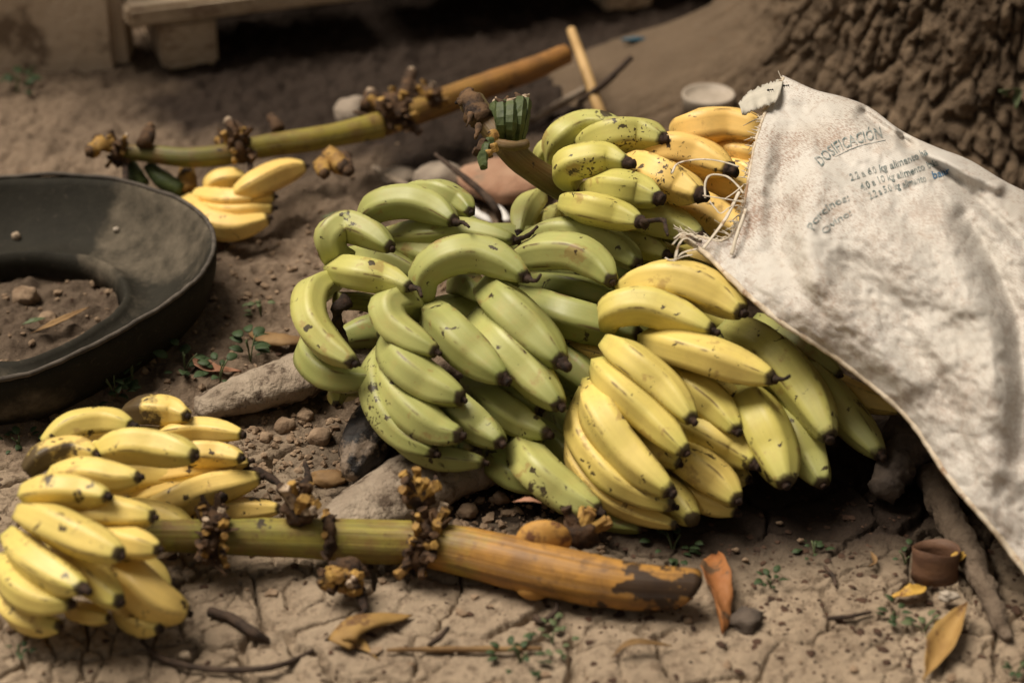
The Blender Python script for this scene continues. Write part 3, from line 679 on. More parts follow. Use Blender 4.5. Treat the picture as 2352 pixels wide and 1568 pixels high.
yb([(1360, 885), (1382, 955), (1450, 1050), (1540, 1130)], 92, .60, lift=.016, spots=.6)
yb([(1375, 840), (1420, 890), (1500, 962), (1576, 1040)], 80, .56, lift=.022, spots=.3)
yb([(1398, 790), (1450, 828), (1530, 895), (1590, 964)], 80, .58, lift=.028, spots=.3)
yb([(1482, 782), (1550, 798), (1630, 822), (1710, 850), (1776, 870)], 86, .62, lift=.026, spots=.3, strand=[(1800, 870), (1816, 862)])
yb([(1400, 748), (1412, 712), (1480, 700), (1560, 725), (1636, 758)], 82, .54, lift=.026, spots=.25)
yb([(1430, 672), (1500, 645), (1580, 648), (1660, 685), (1705, 718)], 92, .66, lift=.030, spots=.25)
for x, y, z_, az, rp in ((.14, 1.72, .05, -.7, .5), (.20, 1.72, .06, -.9, .5), (.24, 1.78, .07, -.9, .4), (.17, 1.80, .08, -.6, .5), (.30, 1.82, .06, -1.0, .3), (.12, 1.64, .03, -.7, .6), (.18, 1.88, .10, -.5, .5)):
    filler(YB, x, y, z_, az, .15, .021, rp)
Cc = catmull([P(1400, 770, zs(770)-.03), P(1470, 850, zs(850)-.05), P(1600, 850, zs(850)-.05), P(1750, 830, zs(830)-.04)], 20)
V, F, t_, uv_ = rough_tube(Cc, np.full(20, .022), 14, .004, 40, 8); mesh('crown', V, F, M_STALKI, YB, attrs={'t': t_}, uv=uv_)

# ---- ripe bunch at the mouth of the sack
BB = thing('banana_bunch', 'ripe yellow and lime bananas on a curved olive stalk at the sack mouth', 'bananas', P(1500, 560, .03), 'banana bunches')
BBREF[0] = BB
def bb(*a, **k): return banana(BB, *a, **k)
bb([(1255, 388), (1250, 350), (1282, 318)], 44, .26, lift=-.03)
bb([(1268, 372), (1288, 318), (1345, 290), (1425, 285)], 66, .32, lift=-.012, spots=.9)
bb([(1560, 312), (1600, 295), (1680, 290), (1775, 312)], 88, .98, lift=-.008, spots=.5)
bb([(1610, 355), (1680, 350), (1770, 366)], 66, .97, lift=-.018, spots=.4)
bb([(1640, 375), (1700, 395), (1770, 415)], 66, .95, lift=-.020, spots=.4)
bb([(1580, 395), (1660, 412), (1750, 445)], 80, .92, lift=-.018, spots=.5)
bb([(1660, 455), (1705, 480), (1770, 515)], 66, .95, lift=-.026, spots=.5)
bb([(1640, 545), (1700, 562)], 50, .9, lift=-.045)
bb([(1500, 462), (1590, 480), (1660, 512), (1716, 542)], 88, .92, lift=-.014, spots=.6)
bb([(1455, 372), (1530, 345), (1605, 358), (1676, 390)], 84, .93, lift=.000, spots=.9)
bb([(1335, 345), (1400, 312), (1470, 308), (1526, 320)], 80, .40, lift=.004, spots=1.0)
bb([(1400, 545), (1470, 558), (1532, 586)], 64, .42, lift=-.018, spots=.6)
bb([(1470, 560), (1545, 592), (1590, 610)], 46, .40, lift=-.035)
bb([(1395, 480), (1480, 498), (1550, 518), (1612, 545)], 78, .38, lift=-.004, spots=.7)
bb([(1440, 385), (1505, 400), (1565, 428), (1610, 448)], 88, .90, lift=.016, spots=1.1)
bb([(1350, 440), (1410, 432), (1470, 442), (1514, 456)], 78, .42, lift=.020, spots=.7)
bb([(1312, 425), (1302, 385), (1350, 368), (1400, 366), (1440, 374)], 74, .42, lift=.018, spots=.9)
bb([(1298, 468), (1350, 476), (1420, 494), (1470, 510)], 70, .46, lift=.022, spots=.6, strand=[(1496, 507), (1524, 506), (1530, 528), (1534, 540)])
bb([(1238, 448), (1205, 492), (1192, 540)], 60, .26, lift=-.045, spots=.5)
bb([(1275, 480), (1262, 505), (1258, 535)], 38, .32, lift=-.05)
bb([(1320, 495), (1340, 515), (1380, 525)], 46, .20, lift=-.05)
for x, y, z_, az, rp in ((.10, 2.06, .12, .1, .5), (.18, 2.04, .13, -.2, .6), (.26, 2.06, .14, -.1, .9), (.16, 2.12, .13, .1, .6), (.26, 2.14, .15, 0, .9), (.14, 2.02, .08, .1, .4), (.26, 2.0, .09, -.2, .8), (.3, 2.1, .1, 0, .8), (.18, 2.1, .06, 0, .5)):
    filler(BB, x, y, z_, az, .16, .023, rp)
st, Cs, Rs = stalk(BB, 'stalk', [(1440, 470), (1330, 445), (1270, 418), (1205, 375), (1155, 325), (1108, 268), (1086, 238)], [70, 66, 64, 62, 60, 56, 60], [.19, zs(445)-.03, .21, .235, .26, .275, .28], M_STALKB, n=60)
# broken flower end with peeling husk
Ce = catmull([P(1112, 280, .277), P(1088, 245, .284), P(1072, 210, .285)], 14)
V, F, t_, uv_ = rough_tube(Ce, np.interp(np.linspace(0, 1, 14), [0, .6, 1], [.0150, .0125, .004]), 14, .010, 110, 12); mesh('broken_end', V, F, M_HUSK, BB)
for k, (a_, b_) in enumerate((((1062, 238), (1046, 236)), ((1074, 222), (1076, 205)), ((1090, 240), (1112, 262)), ((1080, 262), (1072, 290)), ((1100, 290), (1092, 318)))):
    V, F, t_, uv_ = rough_tube(catmull([P(*a_, .285), P((a_[0]+b_[0])/2+3, (a_[1]+b_[1])/2-3, .288), P(*b_, .285)], 8), np.linspace(.0045, .0015, 8), 7, .003, 150, k); mesh('husk_shred', V, F, M_HUSK, BB)
for k, (a_, b_, rr, mt) in enumerate((((1128, 300), (1136, 322), .0075, M_STUB), ((1122, 318), (1128, 342), .007, M_STUBG), ((1112, 322), (1100, 350), .006, M_COLLAR), ((1118, 330), (1112, 360), .006, M_STUBG), ((1108, 350), (1110, 386), .0065, M_STUBG), ((1130, 330), (1136, 350), .006, M_STUB), ((1098, 340), (1090, 356), .005, M_COLLAR), ((1122, 345), (1124, 362), .005, M_STUB))):
    Cq = np.linspace(P(*a_, .288), P(*b_, .280), 7)
    V, F, t_, uv_ = rough_tube(Cq, .85*rr*np.array([.7, 1, 1, .95, .9, .9, .75]), 6, .0022, 200, k); mesh('pedicel_stub', V, F, mt, BB, smooth=False)
# cut green hand: a tight fan of fruit stalks
for k in range(7):
    a_ = (1146+k*8.2, 326-abs(k-3)*1.5); b_ = (1140+k*11.0, 240+3*math.sin(k*2.1)-(8 if k in (5, 6) else 0))
    zo = .272+(.006 if k % 2 else -.004)
    Cq = catmull([P(*a_, .262), P((a_[0]+b_[0])/2, (a_[1]+b_[1])/2, zo+.008), P(*b_, zo+.02)], 9)
    V, F, t_, uv_ = rough_tube(Cq, np.interp(np.linspace(0, 1, 9), [0, .3, .9, 1], [.0050, .0072, .0080, .0070]), 6, .0016, 160, k); q = mesh('cut_pedicel', V, F, M_STUBG, BB, smooth=False)
    V, F, t_, uv_ = rough_tube(catmull([Cq[-1], P(b_[0]-2+4*math.sin(k), b_[1]-8, zo+.022), P(b_[0]-14*math.sin(k*1.7), b_[1]-16, zo+.024)], 7), np.linspace(.0052, .0012, 7), 7, .003, 220, k+9); mesh('dried_cut', V, F, M_HUSK if k % 3 else M_STUBC, q)
Cq = np.array([P(1142+70*s_, 330+6*math.sin(s_*3.1), .266) for s_ in np.linspace(0, 1, 14)])
V, F, t_, uv_ = rough_tube(Cq, np.full(14, .0052), 8, .002, 140, 3); mesh('scar_collar', V, F, M_STALKB, BB, attrs={'t': t_}, uv=uv_)

# ---- bunch with the long cut stalk, lower left
LB = thing('banana_bunch', 'small yellow banana bunch on a long thick cut stalk lying on cracked clay', 'bananas', P(300, 1300, 0), 'banana bunches')
def lb(p, w_, rp, **k): k['spots'] = k.get('spots', .5)+.25; return banana(LB, p, w_, rp, **k)
lb([(290, 950), (345, 942), (400, 947), (430, 955)], 66, .80, z=.085, spots=1.0, burnt=.72)
lb([(105, 1024), (165, 982), (240, 970), (303, 977)], 68, .62, z=.105, spots=.6)
lb([(62, 1085), (108, 1048), (170, 1036), (222, 1045)], 64, .75, z=.11, spots=.9, burnt=.66)
lb([(365, 1002), (400, 992), (470, 988), (558, 998)], 54, .76, z=.07, spots=.25)
lb([(400, 1045), (450, 1040), (505, 1042), (556, 1052)], 58, .78, z=.075, spots=.3)
lb([(270, 1105), (410, 1086), (572, 1060)], 48, .85, z=.055, spots=.4)
lb([(300, 1145), (420, 1110), (550, 1075)], 56, .80, z=.045, spots=.4)
lb([(330, 1178), (400, 1152), (480, 1122), (597, 1096)], 72, .78, z=.05, spots=.5)
lb([(390, 1208), (470, 1185), (550, 1172), (642, 1168)], 56, .85, z=.025, spots=1.3)
lb([(228, 1040), (295, 1022), (370, 1028), (450, 1047)], 80, .64, z=.118, spots=.45)
lb([(120, 1092), (205, 1088), (270, 1098), (322, 1096)], 68, .70, z=.115, spots=.4)
lb([(130, 1165), (220, 1172), (290, 1182), (354, 1186)], 76, .74, z=.108, spots=.3)
lb([(55, 1135), (125, 1125), (195, 1130), (247, 1140)], 70, .64, z=.128, spots=.6)
lb([(215, 1225), (290, 1246), (366, 1262)], 70, .72, z=.095, spots=.4)
lb([(52, 1180), (115, 1202), (195, 1240), (278, 1274)], 86, .66, z=.118, spots=.5)
lb([(120, 1262), (185, 1312), (235, 1352), (276, 1382)], 82, .66, z=.068, spots=.4)
lb([(160, 1398), (205, 1412), (250, 1418)], 48, .76, z=.03, spots=.4)
lb([(26, 1232), (72, 1282), (140, 1326), (192, 1352)], 82, .62, z=.09, spots=.7)
lb([(12, 1285), (42, 1345), (100, 1380), (165, 1386)], 76, .62, z=.066, spots=.6)
lb([(10, 1355), (38, 1402), (85, 1428), (140, 1438)], 66, .66, z=.036, spots=.6)
lb([(272, 1398), (322, 1424), (368, 1444)], 66, .74, z=.026, spots=.6)
lb([(278, 1298), (318, 1340), (370, 1384), (430, 1408)], 96, .80, z=[.06, .058, .046, .034], spots=.55)
for x, y, z_, az, rp in ((-.36, 1.62, .05, .2, .7), (-.36, 1.56, .045, -.1, .7), (-.38, 1.68, .05, .3, .7), (-.37, 1.50, .03, -.4, .7)): filler(LB, x, y, z_, az, .11, .017, rp)
fs, Cf, Rf = stalk(LB, 'stalk', [(180, 1220), (340, 1228), (600, 1233), (850, 1242), (1000, 1252), (1250, 1308), (1440, 1345), (1560, 1352)], [70, 76, 86, 96, 102, 122, 118, 100], [.060, .052, .036, .027, .026, .028, .027, .025], M_STALKF, seg=40, n=110, cut=(0, -.35, .95))
def ring_at(px): return int(np.argmin([abs(px-(1176+np.dot(c_-CP, RT)/np.dot(c_-CP, FW)/KPX)) for c_ in Cf]))
collar(LB, Cf, Rf, ring_at(492), 0, -1.5, 2.2, 10, .015, .25, sl=.011, tilt=-.15, stub_r=.0042)
collar(LB, Cf, Rf, ring_at(752), 0, -1.4, 2.0, 2, .009, .1, rows=1, sl=.006)
collar(LB, Cf, Rf, ring_at(975), 0, -1.4, 2.2, 10, .016, .12, sl=.014, tilt=.35, stub_r=.0050)
def stump(px, py, z_, rx, ry, rz, ns, dirs, mat=M_STUB, seed=0, spread=1.0):
    V, F = blob(P(px, py, z_), (rx*.9, ry*.8, rz*.8), 3, .75, 2.6, seed); o = mesh('hand_stump', V, F, M_COLLAR, LB)
    for k in range(ns):
        d = np.array(dirs, float)+spread*np.array([random.uniform(-1, 1), random.uniform(-.7, .3), random.uniform(-.6, .6)]); d /= np.linalg.norm(d)
        V, F = stub_mesh(P(px, py, z_)+d*np.array([rx, ry, rz])*.8, d, random.uniform(.0040, .0062), random.uniform(.010, .019), seed*20+k)
        mesh('pedicel_stub', V, F, M_STUBC if random.random() < .08 else (M_STUB if random.random() < .75 else M_COLLAR), o, smooth=False)
    return o
stump(688, 1172, .062, .019, .016, .018, 13, (0, .1, 1), seed=1)
stump(798, 1308, .028, .019, .013, .015, 38, (-.25, -.9, -.05), seed=2, spread=.8)
stump(960, 1145, .062, .016, .014, .017, 12, (.1, .1, 1), seed=3)
stump(1330, 1225, .040, .02, .018, .016, 8, (.5, .5, .6), seed=5)
V, F = blob(P(1248, 1240, .046), (.027, .014, .022), 3, .10, 1.2, 4); mesh('leaf_scar', V, F, M_STUBO, LB)
V, F = blob(P(1225, 1352, .012), (.016, .012, .010), 3, .1, 1.2, 6); mesh('leaf_scar', V, F, M_STUBO, LB)
for k, pts in enumerate(([(700, 1120), (708, 1090), (700, 1062)], [(560, 1080), (600, 1085), (640, 1110), (652, 1135)], [(985, 1130), (1004, 1108), (1000, 1095)], [(930, 1140), (945, 1112), (950, 1100)], [(830, 1370), (838, 1400), (820, 1412)], [(512, 1145), (500, 1125), (488, 1124)])):
    C = catmull([P(a_, b_, .05 if b_ < 1300 else .012) for a_, b_ in pts], 10)
    V, F, t_, uv_ = rough_tube(C, np.linspace(.006, .002, 10), 7, .003, 150, k+60); mesh('withered_strand', V, F, M_TIP, LB)

# ---- stripped stalk with a few fruit, far behind
KB = thing('banana_stalk', 'stripped green and orange banana stalk with one small yellow hand, behind', 'bananas', P(560, 380, 0), 'banana bunches')
ks, Ck, Rk = stalk(KB, 'stalk', [(262, 352), (330, 352), (420, 362), (500, 358), (600, 338), (720, 320), (800, 305), (872, 288)], [34, 40, 46, 50, 54, 54, 56, 60], [.07]*8, M_STALKG, n=70)
ko, Ck2, Rk2 = stalk(KB, 'stalk', [(880, 285), (960, 255), (1040, 225), (1150, 185), (1230, 155), (1300, 125)], [56, 60, 62, 60, 54, 46], [.07, .07, .07, .075, .08, .085], M_STALKO, n=60)
def kring(px): return int(np.argmin([abs(px-(1176+np.dot(c_-CP, RT)/np.dot(c_-CP, FW)/KPX)) for c_ in Ck]))
def kring2(px): return int(np.argmin([abs(px-(1176+np.dot(c_-CP, RT)/np.dot(c_-CP, FW)/KPX)) for c_ in Ck2]))
collar(KB, Ck, Rk, kring(545), 0, -1.4, 1.9, 6, .020, .12, sl=.014, stub_r=.0045)
collar(KB, Ck2, Rk2, kring2(900), 0, -1.4, 1.9, 6, .024, .12, sl=.018, stub_r=.0055)
collar(KB, Ck, Rk, kring(272), 0, -2.4, 2.4, 5, .016, .1, sl=.012, stub_r=.0042)
collar(KB, Ck2, Rk2, kring2(985), 0, -1.0, 1.2, 4, .015, .2, sl=.014, stub_r=.005)
for k, (a_, b_, rr) in enumerate((((330, 335), (345, 295), .011), ((232, 345), (225, 325), .013), ((215, 345), (205, 350), .010), ((560, 310), (525, 280), .010), ((640, 300), (625, 270), .009), ((850, 250), (852, 215), .013), ((925, 225), (945, 165), .010), ((760, 365), (790, 385), .015), ((740, 375), (745, 400), .011), ((790, 360), (800, 395), .010))):
    Cq = catmull([P(*a_, .085), P((a_[0]+b_[0])/2, (a_[1]+b_[1])/2, .09), P(*b_, .09)], 9)
    V, F, t_, uv_ = rough_tube(Cq, np.linspace(rr, rr*.7, 9), 9, rr*.5, 90, k); q = mesh('pedicel_stub', V, F, M_STUB if k in (1, 2, 7, 8) else M_COLLAR, KB)
    V, F = blob(P(b_[0], b_[1], .092), (rr*.6, rr*.5, rr*.7), 2, .5, 2.2, k); mesh('cut_face', V, F, M_STUBC if k in (3, 5, 6) else M_HUSK, q)
banana(KB, [(545, 448), (590, 425), (650, 398), (702, 382)], 62, .90, z=.06, spots=.2)
banana(KB, [(480, 440), (500, 418), (565, 408)], 48, .84, z=.045, spots=.9)
banana(KB, [(450, 450), (530, 462), (632, 452)], 52, .88, z=.04, spots=.3)
banana(KB, [(440, 470), (530, 488), (628, 478)], 50, .86, z=.03, spots=.3)
banana(KB, [(432, 462), (468, 505), (540, 524), (618, 502)], 62, .90, z=.028, spots=.3)
for k, (a_, b_) in enumerate((((300, 375), (330, 430)), ((340, 380), (420, 440)), ((430, 375), (438, 440)))):
    Cq = catmull([P(*a_, .05), P((a_[0]+b_[0])/2-4, (a_[1]+b_[1])/2+6, .035), P(*b_, .025)], 10)
    V, F, t_, uv_ = rough_tube(Cq, np.interp(np.linspace(0, 1, 10), [0, .5, 1], [.008, .013, .011]), 10, .002, 60, k); mesh('pedicel', V, F, M_STUBG if k < 2 else M_STUB, KB)
for k, pts in enumerate(([(290, 370), (288, 400), (290, 425)], [(572, 350), (574, 390), (560, 425)])):
    C = catmull([P(a_, b_, .06) for a_, b_ in pts], 8); V, F, t_, uv_ = rough_tube(C, np.full(8, .004), 7, .002, 90, k); mesh('withered_strand', V, F, M_TIP, KB)

# ------------------------------------------------------------------ sack
def bag_mat():
    ma, t, bs = newmat('woven_sack'); N = NT(t); uv = N.n('ShaderNodeUVMap'); uv.uv_map = 'UVMap'; v = N.coords(False)
    sx = N.n('ShaderNodeSeparateXYZ'); N.l(uv.outputs[0], sx.inputs[0])
    c = N.mix(N.ramp(N.tex(v, 7, 4), [(.3, 0.0), (.7, 1.0)]), (.60, .57, .52), (.72, .70, .665))
    wv = N.math('MULTIPLY', N.math('SINE', N.math('MULTIPLY', sx.outputs[0], 1400.0)), N.math('SINE', N.math('MULTIPLY', sx.outputs[1], 760.0)))
    near = N.ramp(sx.outputs[0], [(.0, 1.0), (.12, .85), (.35, .5), (.8, .45)])
    # brown grime: threads of dirt lodged in the weave, denser at the mouth
    msv = N.n('ShaderNodeVectorMath', operation='MULTIPLY'); msv.inputs[1].default_value = (130, 260, 1); N.l(uv.outputs[0], msv.inputs[0])
    sp = N.ramp(N.math('ADD', N.tex(msv.outputs[0], 1.0, 4, .65), N.math('MULTIPLY', N.math('SUBTRACT', N.tex(v, 13, 4), .5), .55)), [(.52, 0.0), (.62, 1.0)])
    c = N.mix(N.math('MULTIPLY', N.math('MULTIPLY', sp, near), .9), c, (.25, .14, .095))
    bl = N.ramp(N.math('ADD', N.tex(v, 6, 6, .62, .6), N.math('MULTIPLY', N.math('SUBTRACT', N.tex(v, 45, 4), .5), .25)), [(.50, 0.0), (.68, 1.0)])
    c = N.mix(N.math('MULTIPLY', bl, .28), c, (.36, .27, .19))
    bl2 = N.ramp(N.tex(v, 16, 6, .7, 1.2), [(.60, 0.0), (.70, 1.0)])
    c = N.mix(N.math('MULTIPLY', bl2, .32), c, (.30, .20, .14))
    bl3 = N.ramp(N.tex(v, 70, 6, .72, .8), [(.53, 0.0), (.66, 1.0)]); c = N.mix(N.math('MULTIPLY', bl3, .42), c, (.33, .22, .16))
    c = N.mix(N.math('MULTIPLY', N.ramp(wv, [(0.0, 1.0), (.5, 0.0)]), .26), c, (.40, .33, .26))
    N.l(c, bs.inputs['Base Color']); bs.inputs['Roughness'].default_value = .55; bs.inputs['Specular IOR Level'].default_value = .3
    cv = N.n('ShaderNodeTexVoronoi'); cv.feature = 'DISTANCE_TO_EDGE'; cv.inputs['Scale'].default_value = 17
    wn = N.n('ShaderNodeTexNoise'); wn.inputs['Scale'].default_value = 14; wn.inputs['Detail'].default_value = 3; N.l(v, wn.inputs['Vector'])
    wm = N.n('ShaderNodeVectorMath', operation='MULTIPLY'); wm.inputs[1].default_value = (.09, .09, .09); N.l(wn.outputs['Color'], wm.inputs[0])
    wa = N.n('ShaderNodeVectorMath', operation='ADD'); N.l(v, wa.inputs[0]); N.l(wm.outputs[0], wa.inputs[1]); N.l(wa.outputs[0], cv.inputs['Vector'])
    cr = N.math('MULTIPLY', N.ramp(cv.outputs['Distance'], [(0.0, 0.0), (.14, 1.0)]), 1.3)
    N.bump(N.math('ADD', cr, N.math('ADD', N.math('MULTIPLY', wv, .25), N.math('MULTIPLY', N.tex(v, 60, 4), 1.0))), .32, .0022, bs)
    tr = N.n('ShaderNodeBsdfTranslucent'); N.l(c, tr.inputs[0]); mx = N.n('ShaderNodeMixShader'); mx.inputs[0].default_value = .12
    N.l(bs.outputs[0], mx.inputs[1]); N.l(tr.outputs[0], mx.inputs[2]); N.l(mx.outputs[0], t.nodes['Material Output'].inputs[0])
    return ma
M_BAG = bag_mat()
eA = [(1800, 180, .305), (1870, 210, .305), (1990, 252, .300), (2075, 312, .290), (2160, 352, .280), (2240, 382, .270), (2352, 450, .250), (2520, 540, .215), (2720, 640, .170)]
eB = [(1800, 180, .305), (1762, 250, .290), (1735, 330, .275), (1718, 420, .255), (1708, 480, .242), (1688, 530, .228), (1655, 555, .222), (1610, 545, .225), (1562, 538, .224)]
eC = [(1562, 538, .224), (1625, 585, .215), (1710, 668, .205), (1790, 735, .190), (1905, 808, .170), (2000, 880, .150), (2092, 965, .130), (2185, 1100, .102), (2290, 1222, .074), (2360, 1315, .052), (2500, 1480, .025), (2720, 1690, .012)]
eD = [(2720, 640, .170), (2760, 950, .120), (2740, 1300, .06), (2720, 1690, .012)]
NU, NV = 240, 200
def coons():
    def rs(e, n): return catmull([(a_/1000, b_/1000, z_) for a_, b_, z_ in e], n)*np.array([1000, 1000, 1])
    A, Bc, Cc_, D = rs(eA, NU), rs(eB, NV), rs(eC, NU), rs(eD, NV)
    uu = np.linspace(0, 1, NU)[None, :, None]; vv = np.linspace(0, 1, NV)[:, None, None]
    S = (1-vv)*A[None]+vv*Cc_[None]+(1-uu)*Bc[:, None]+uu*D[:, None]
    S = S-((1-uu)*(1-vv)*A[0]+uu*(1-vv)*A[-1]+(1-uu)*vv*Cc_[0]+uu*vv*Cc_[-1])
    return S
S = coons(); uu = np.linspace(0, 1, NU)[None, :]; vv = np.linspace(0, 1, NV)[:, None]
bx, by = S[:, :, 0].copy(), S[:, :, 1].copy(); bz = S[:, :, 2].copy()
bz += .030*16*(uu*(1-uu))*(vv*(1-vv))
def crease(pts, amp, wd):
    p = np.array(pts, float); best = np.full(bx.shape, 1e9)
    for a_, b_ in zip(p[:-1], p[1:]):
        ab = b_-a_; t = np.clip(((bx-a_[0])*ab[0]+(by-a_[1])*ab[1])/np.dot(ab, ab), 0, 1)
        best = np.minimum(best, np.hypot(bx-a_[0]-t*ab[0], by-a_[1]-t*ab[1]))
    return amp*np.exp(-(best/wd)**2)
env = sstep(0, .08, vv)*np.ones_like(uu)
bz += crease([(1985, 262), (2075, 330), (2200, 420), (2352, 560)], -.008, 16)
bz += crease([(2060, 330), (2090, 345), (2180, 375), (2290, 430)], .007, 15)
bz += crease([(2075, 318), (2085, 330)], -.012, 14)
bz += crease([(2210, 500), (2280, 600), (2330, 720), (2352, 900), (2340, 1050)], -.010, 26)
bz += crease([(2160, 520), (2230, 650), (2280, 800), (2290, 950)], .008, 40)
bz += crease([(1850, 250), (1900, 340), (1960, 380), (2080, 440)], -.006, 30)
bz += crease([(1820, 300), (1800, 420), (1790, 560), (1830, 650)], -.007, 34)
bz += crease([(1880, 420), (1850, 540), (1860, 640)], .006, 40)
bz += crease([(1760, 330), (1745, 450), (1740, 560)], .005, 22)
bz += crease([(1950, 620), (2050, 700), (2150, 860), (2220, 1010)], -.007, 46)
bz += crease([(1880, 650), (1990, 760), (2090, 880)], .006, 36)
bz += crease([(2020, 540), (2120, 600), (2200, 700)], .005, 40)
bz += crease([(2120, 760), (2200, 900), (2280, 1080)], .005, 30)
fx, fy = bx.ravel()/1000, by.ravel()/1000
fold = fbm(np.stack([(fx*.75+fy*.66)*5, (fx*-.66+fy*.75)*10, fx*0], 1), 4, 61).reshape(bx.shape)
fold2 = fbm(np.stack([fx*14, fy*14, fx*0+5], 1), 4, 62).reshape(bx.shape); fold3 = np.abs(fbm(np.stack([fx*34, fy*34, fx*0+9], 1), 3, 63)).reshape(bx.shape)
bz += env*(.007*fold+.0026*fold2-.0022*fold3)*sstep(0, .03, uu)
BV = np.array([P(a_, b_, c_) for a_, b_, c_ in zip(bx.ravel(), by.ravel(), bz.ravel())])
uvb = np.stack([np.tile(np.linspace(0, 1, NU), NV), np.repeat(np.linspace(0, 1, NV), NU)], 1)
I = np.arange(NU*NV).reshape(NV, NU)
BF = np.stack([I[:-1, :-1], I[1:, :-1], I[1:, 1:], I[:-1, 1:]], -1).reshape(-1, 4)
# far side of the sack rolls down behind the heap to the soil
rows = []; uvr = []
top = BV[:NU]
for k, (dy, fz) in enumerate(((.012, .985), (.030, .93), (.050, .82), (.062, .62), (.070, .38), (.082, .15), (.10, .03))):
    r_ = top.copy(); r_[:, 1] += dy; r_[:, 2] = top[:, 2]*fz+.004+.004*n2(top[:, 0], top[:, 2]*0+k, 22, 2, 3); rows.append(r_); uvr.append(np.stack([np.linspace(0, 1, NU), np.full(NU, -.03*(k+1))], 1))
base = len(BV); Iall = np.vstack([np.arange(NU)[None], base+np.arange(len(rows)*NU).reshape(-1, NU)])
RF = np.stack([Iall[:-1, :-1], Iall[:-1, 1:], Iall[1:, 1:], Iall[1:, :-1]], -1).reshape(-1, 4)
BVall = np.vstack([BV]+rows); bag = thing('woven_sack', 'dirty white woven plastic sack with printed lettering draped over the bananas', 'sack', P(2300, 1200, 0))
sheet = mesh('fabric', BVall, np.vstack([BF, RF]), M_BAG, bag, uv=np.vstack([uvb]+uvr)); solid(sheet, .0011)
BAG = BVHTree.FromPolygons([Vector(p) for p in BV], [tuple(map(int, f)) for f in BF])
# hem along the lower edge, and the raw mouth
M_HEM = simple('sack_hem', (.46, .37, .26), (.62, .54, .43), 50, .7, .7, 140, .002, c3=(.28, .18, .11), sc3=40)
V, F, t_, uv_ = rough_tube(BV[(NV-1)*NU:NV*NU:2]+np.array([0, 0, -.001]), np.full(NU//2, .0030), 7, .0016, 130, 5); mesh('hem', V, F, M_HEM, sheet)
V, F, t_, uv_ = rough_tube(BV[0:NV*NU:NU][::2], np.full(NV//2, .0017), 6, .0018, 240, 6); mesh('frayed_edge', V, F, M_HEM, sheet)
def ribbon(pts3, wd, mat, parent, name, seed=0):
    C = catmull(pts3, max(8, 5*len(pts3))); V, F, t_, uv_ = rough_tube(C, np.full(len(C), wd), 6, wd*.35, .5/wd, seed, .28)
    return mesh(name, V, F, mat, parent)
# loose fibres round the mouth
FV, FF = [], []
for k in range(190):
    vi = int(random.random()**.8*(NV-1)); p = BV[vi*NU]; q = BV[vi*NU+4]; d = p-q; d /= np.linalg.norm(d)
    ln = random.uniform(.003, .012)*(1.6 if random.random() < .12 else 1); e = d+np.array([random.uniform(-.9, .9), random.uniform(-.6, .3), random.uniform(-.9, .6)])
    C = catmull([p-d*.003, p+d*ln*.4+np.array([0, 0, random.uniform(-.001, .002)]), p+e*ln], 5)
    V, F, t_, uv_ = sweep(C, np.array([.0007, .0006, .0006, .0005, .0003])*random.uniform(.7, 1.3), 4)
    FF += [tuple(i_+len(FV)*1 for i_ in f) for f in F]; FV += V.tolist()
fb = mesh('loose_fibres', FV, FF, M_STRIP, sheet, kind='stuff')
for k, pts in enumerate(([(1600, 560), (1580, 548), (1566, 552), (1556, 570), (1552, 592)], [(1610, 552), (1585, 538), (1560, 545), (1545, 562)], [(1600, 572), (1570, 580), (1545, 598), (1528, 592)], [(1605, 548), (1570, 535), (1548, 548)], [(1590, 585), (1560, 592), (1530, 610)])):
    ribbon([P(a_, b_, zs(b_)+.035) for a_, b_ in pts], .0022, M_STRIP, sheet, 'frayed_corner', k)
# torn flap standing at the top of the mouth
FL = [((1800, 180), (1790, 222)), ((1780, 190), (1776, 238)), ((1758, 198), (1752, 246)), ((1735, 207), (1733, 254)), ((1712, 222), (1716, 262)), ((1698, 240), (1706, 266))]
ft = catmull([(a_[0]/1000, a_[1]/1000, 0) for a_, b_ in FL], 40)*1000; fbm_ = catmull([(b_[0]/1000, b_[1]/1000, 0) for a_, b_ in FL], 40)*1000
V = []; nvv = 9
for i_ in range(40):
    for j_ in range(nvv):
        s_ = j_/(nvv-1); p = ft[i_]*(1-s_)+fbm_[i_]*s_
        if j_ == 0: p = p+np.array([random.uniform(-2, 2), random.uniform(-6, 2), 0])
        if j_ == nvv-1: p = p+np.array([0, random.uniform(-2, 2), 0])
        V.append(P(p[0], p[1], .302-.014*(i_/39)+.004*math.sin(s_*3.1)+.001*math.sin(i_*.5)))
F = [(i_*nvv+j_, i_*nvv+j_+1, (i_+1)*nvv+j_+1, (i_+1)*nvv+j_) for i_ in range(39) for j_ in range(nvv-1)]
fl = mesh('torn_flap', V, F, simple('flap_weave', (.50, .47, .40), (.62, .58, .50), 60, .7, .6, 170, .002, trans=.2), sheet); solid(fl, .001)
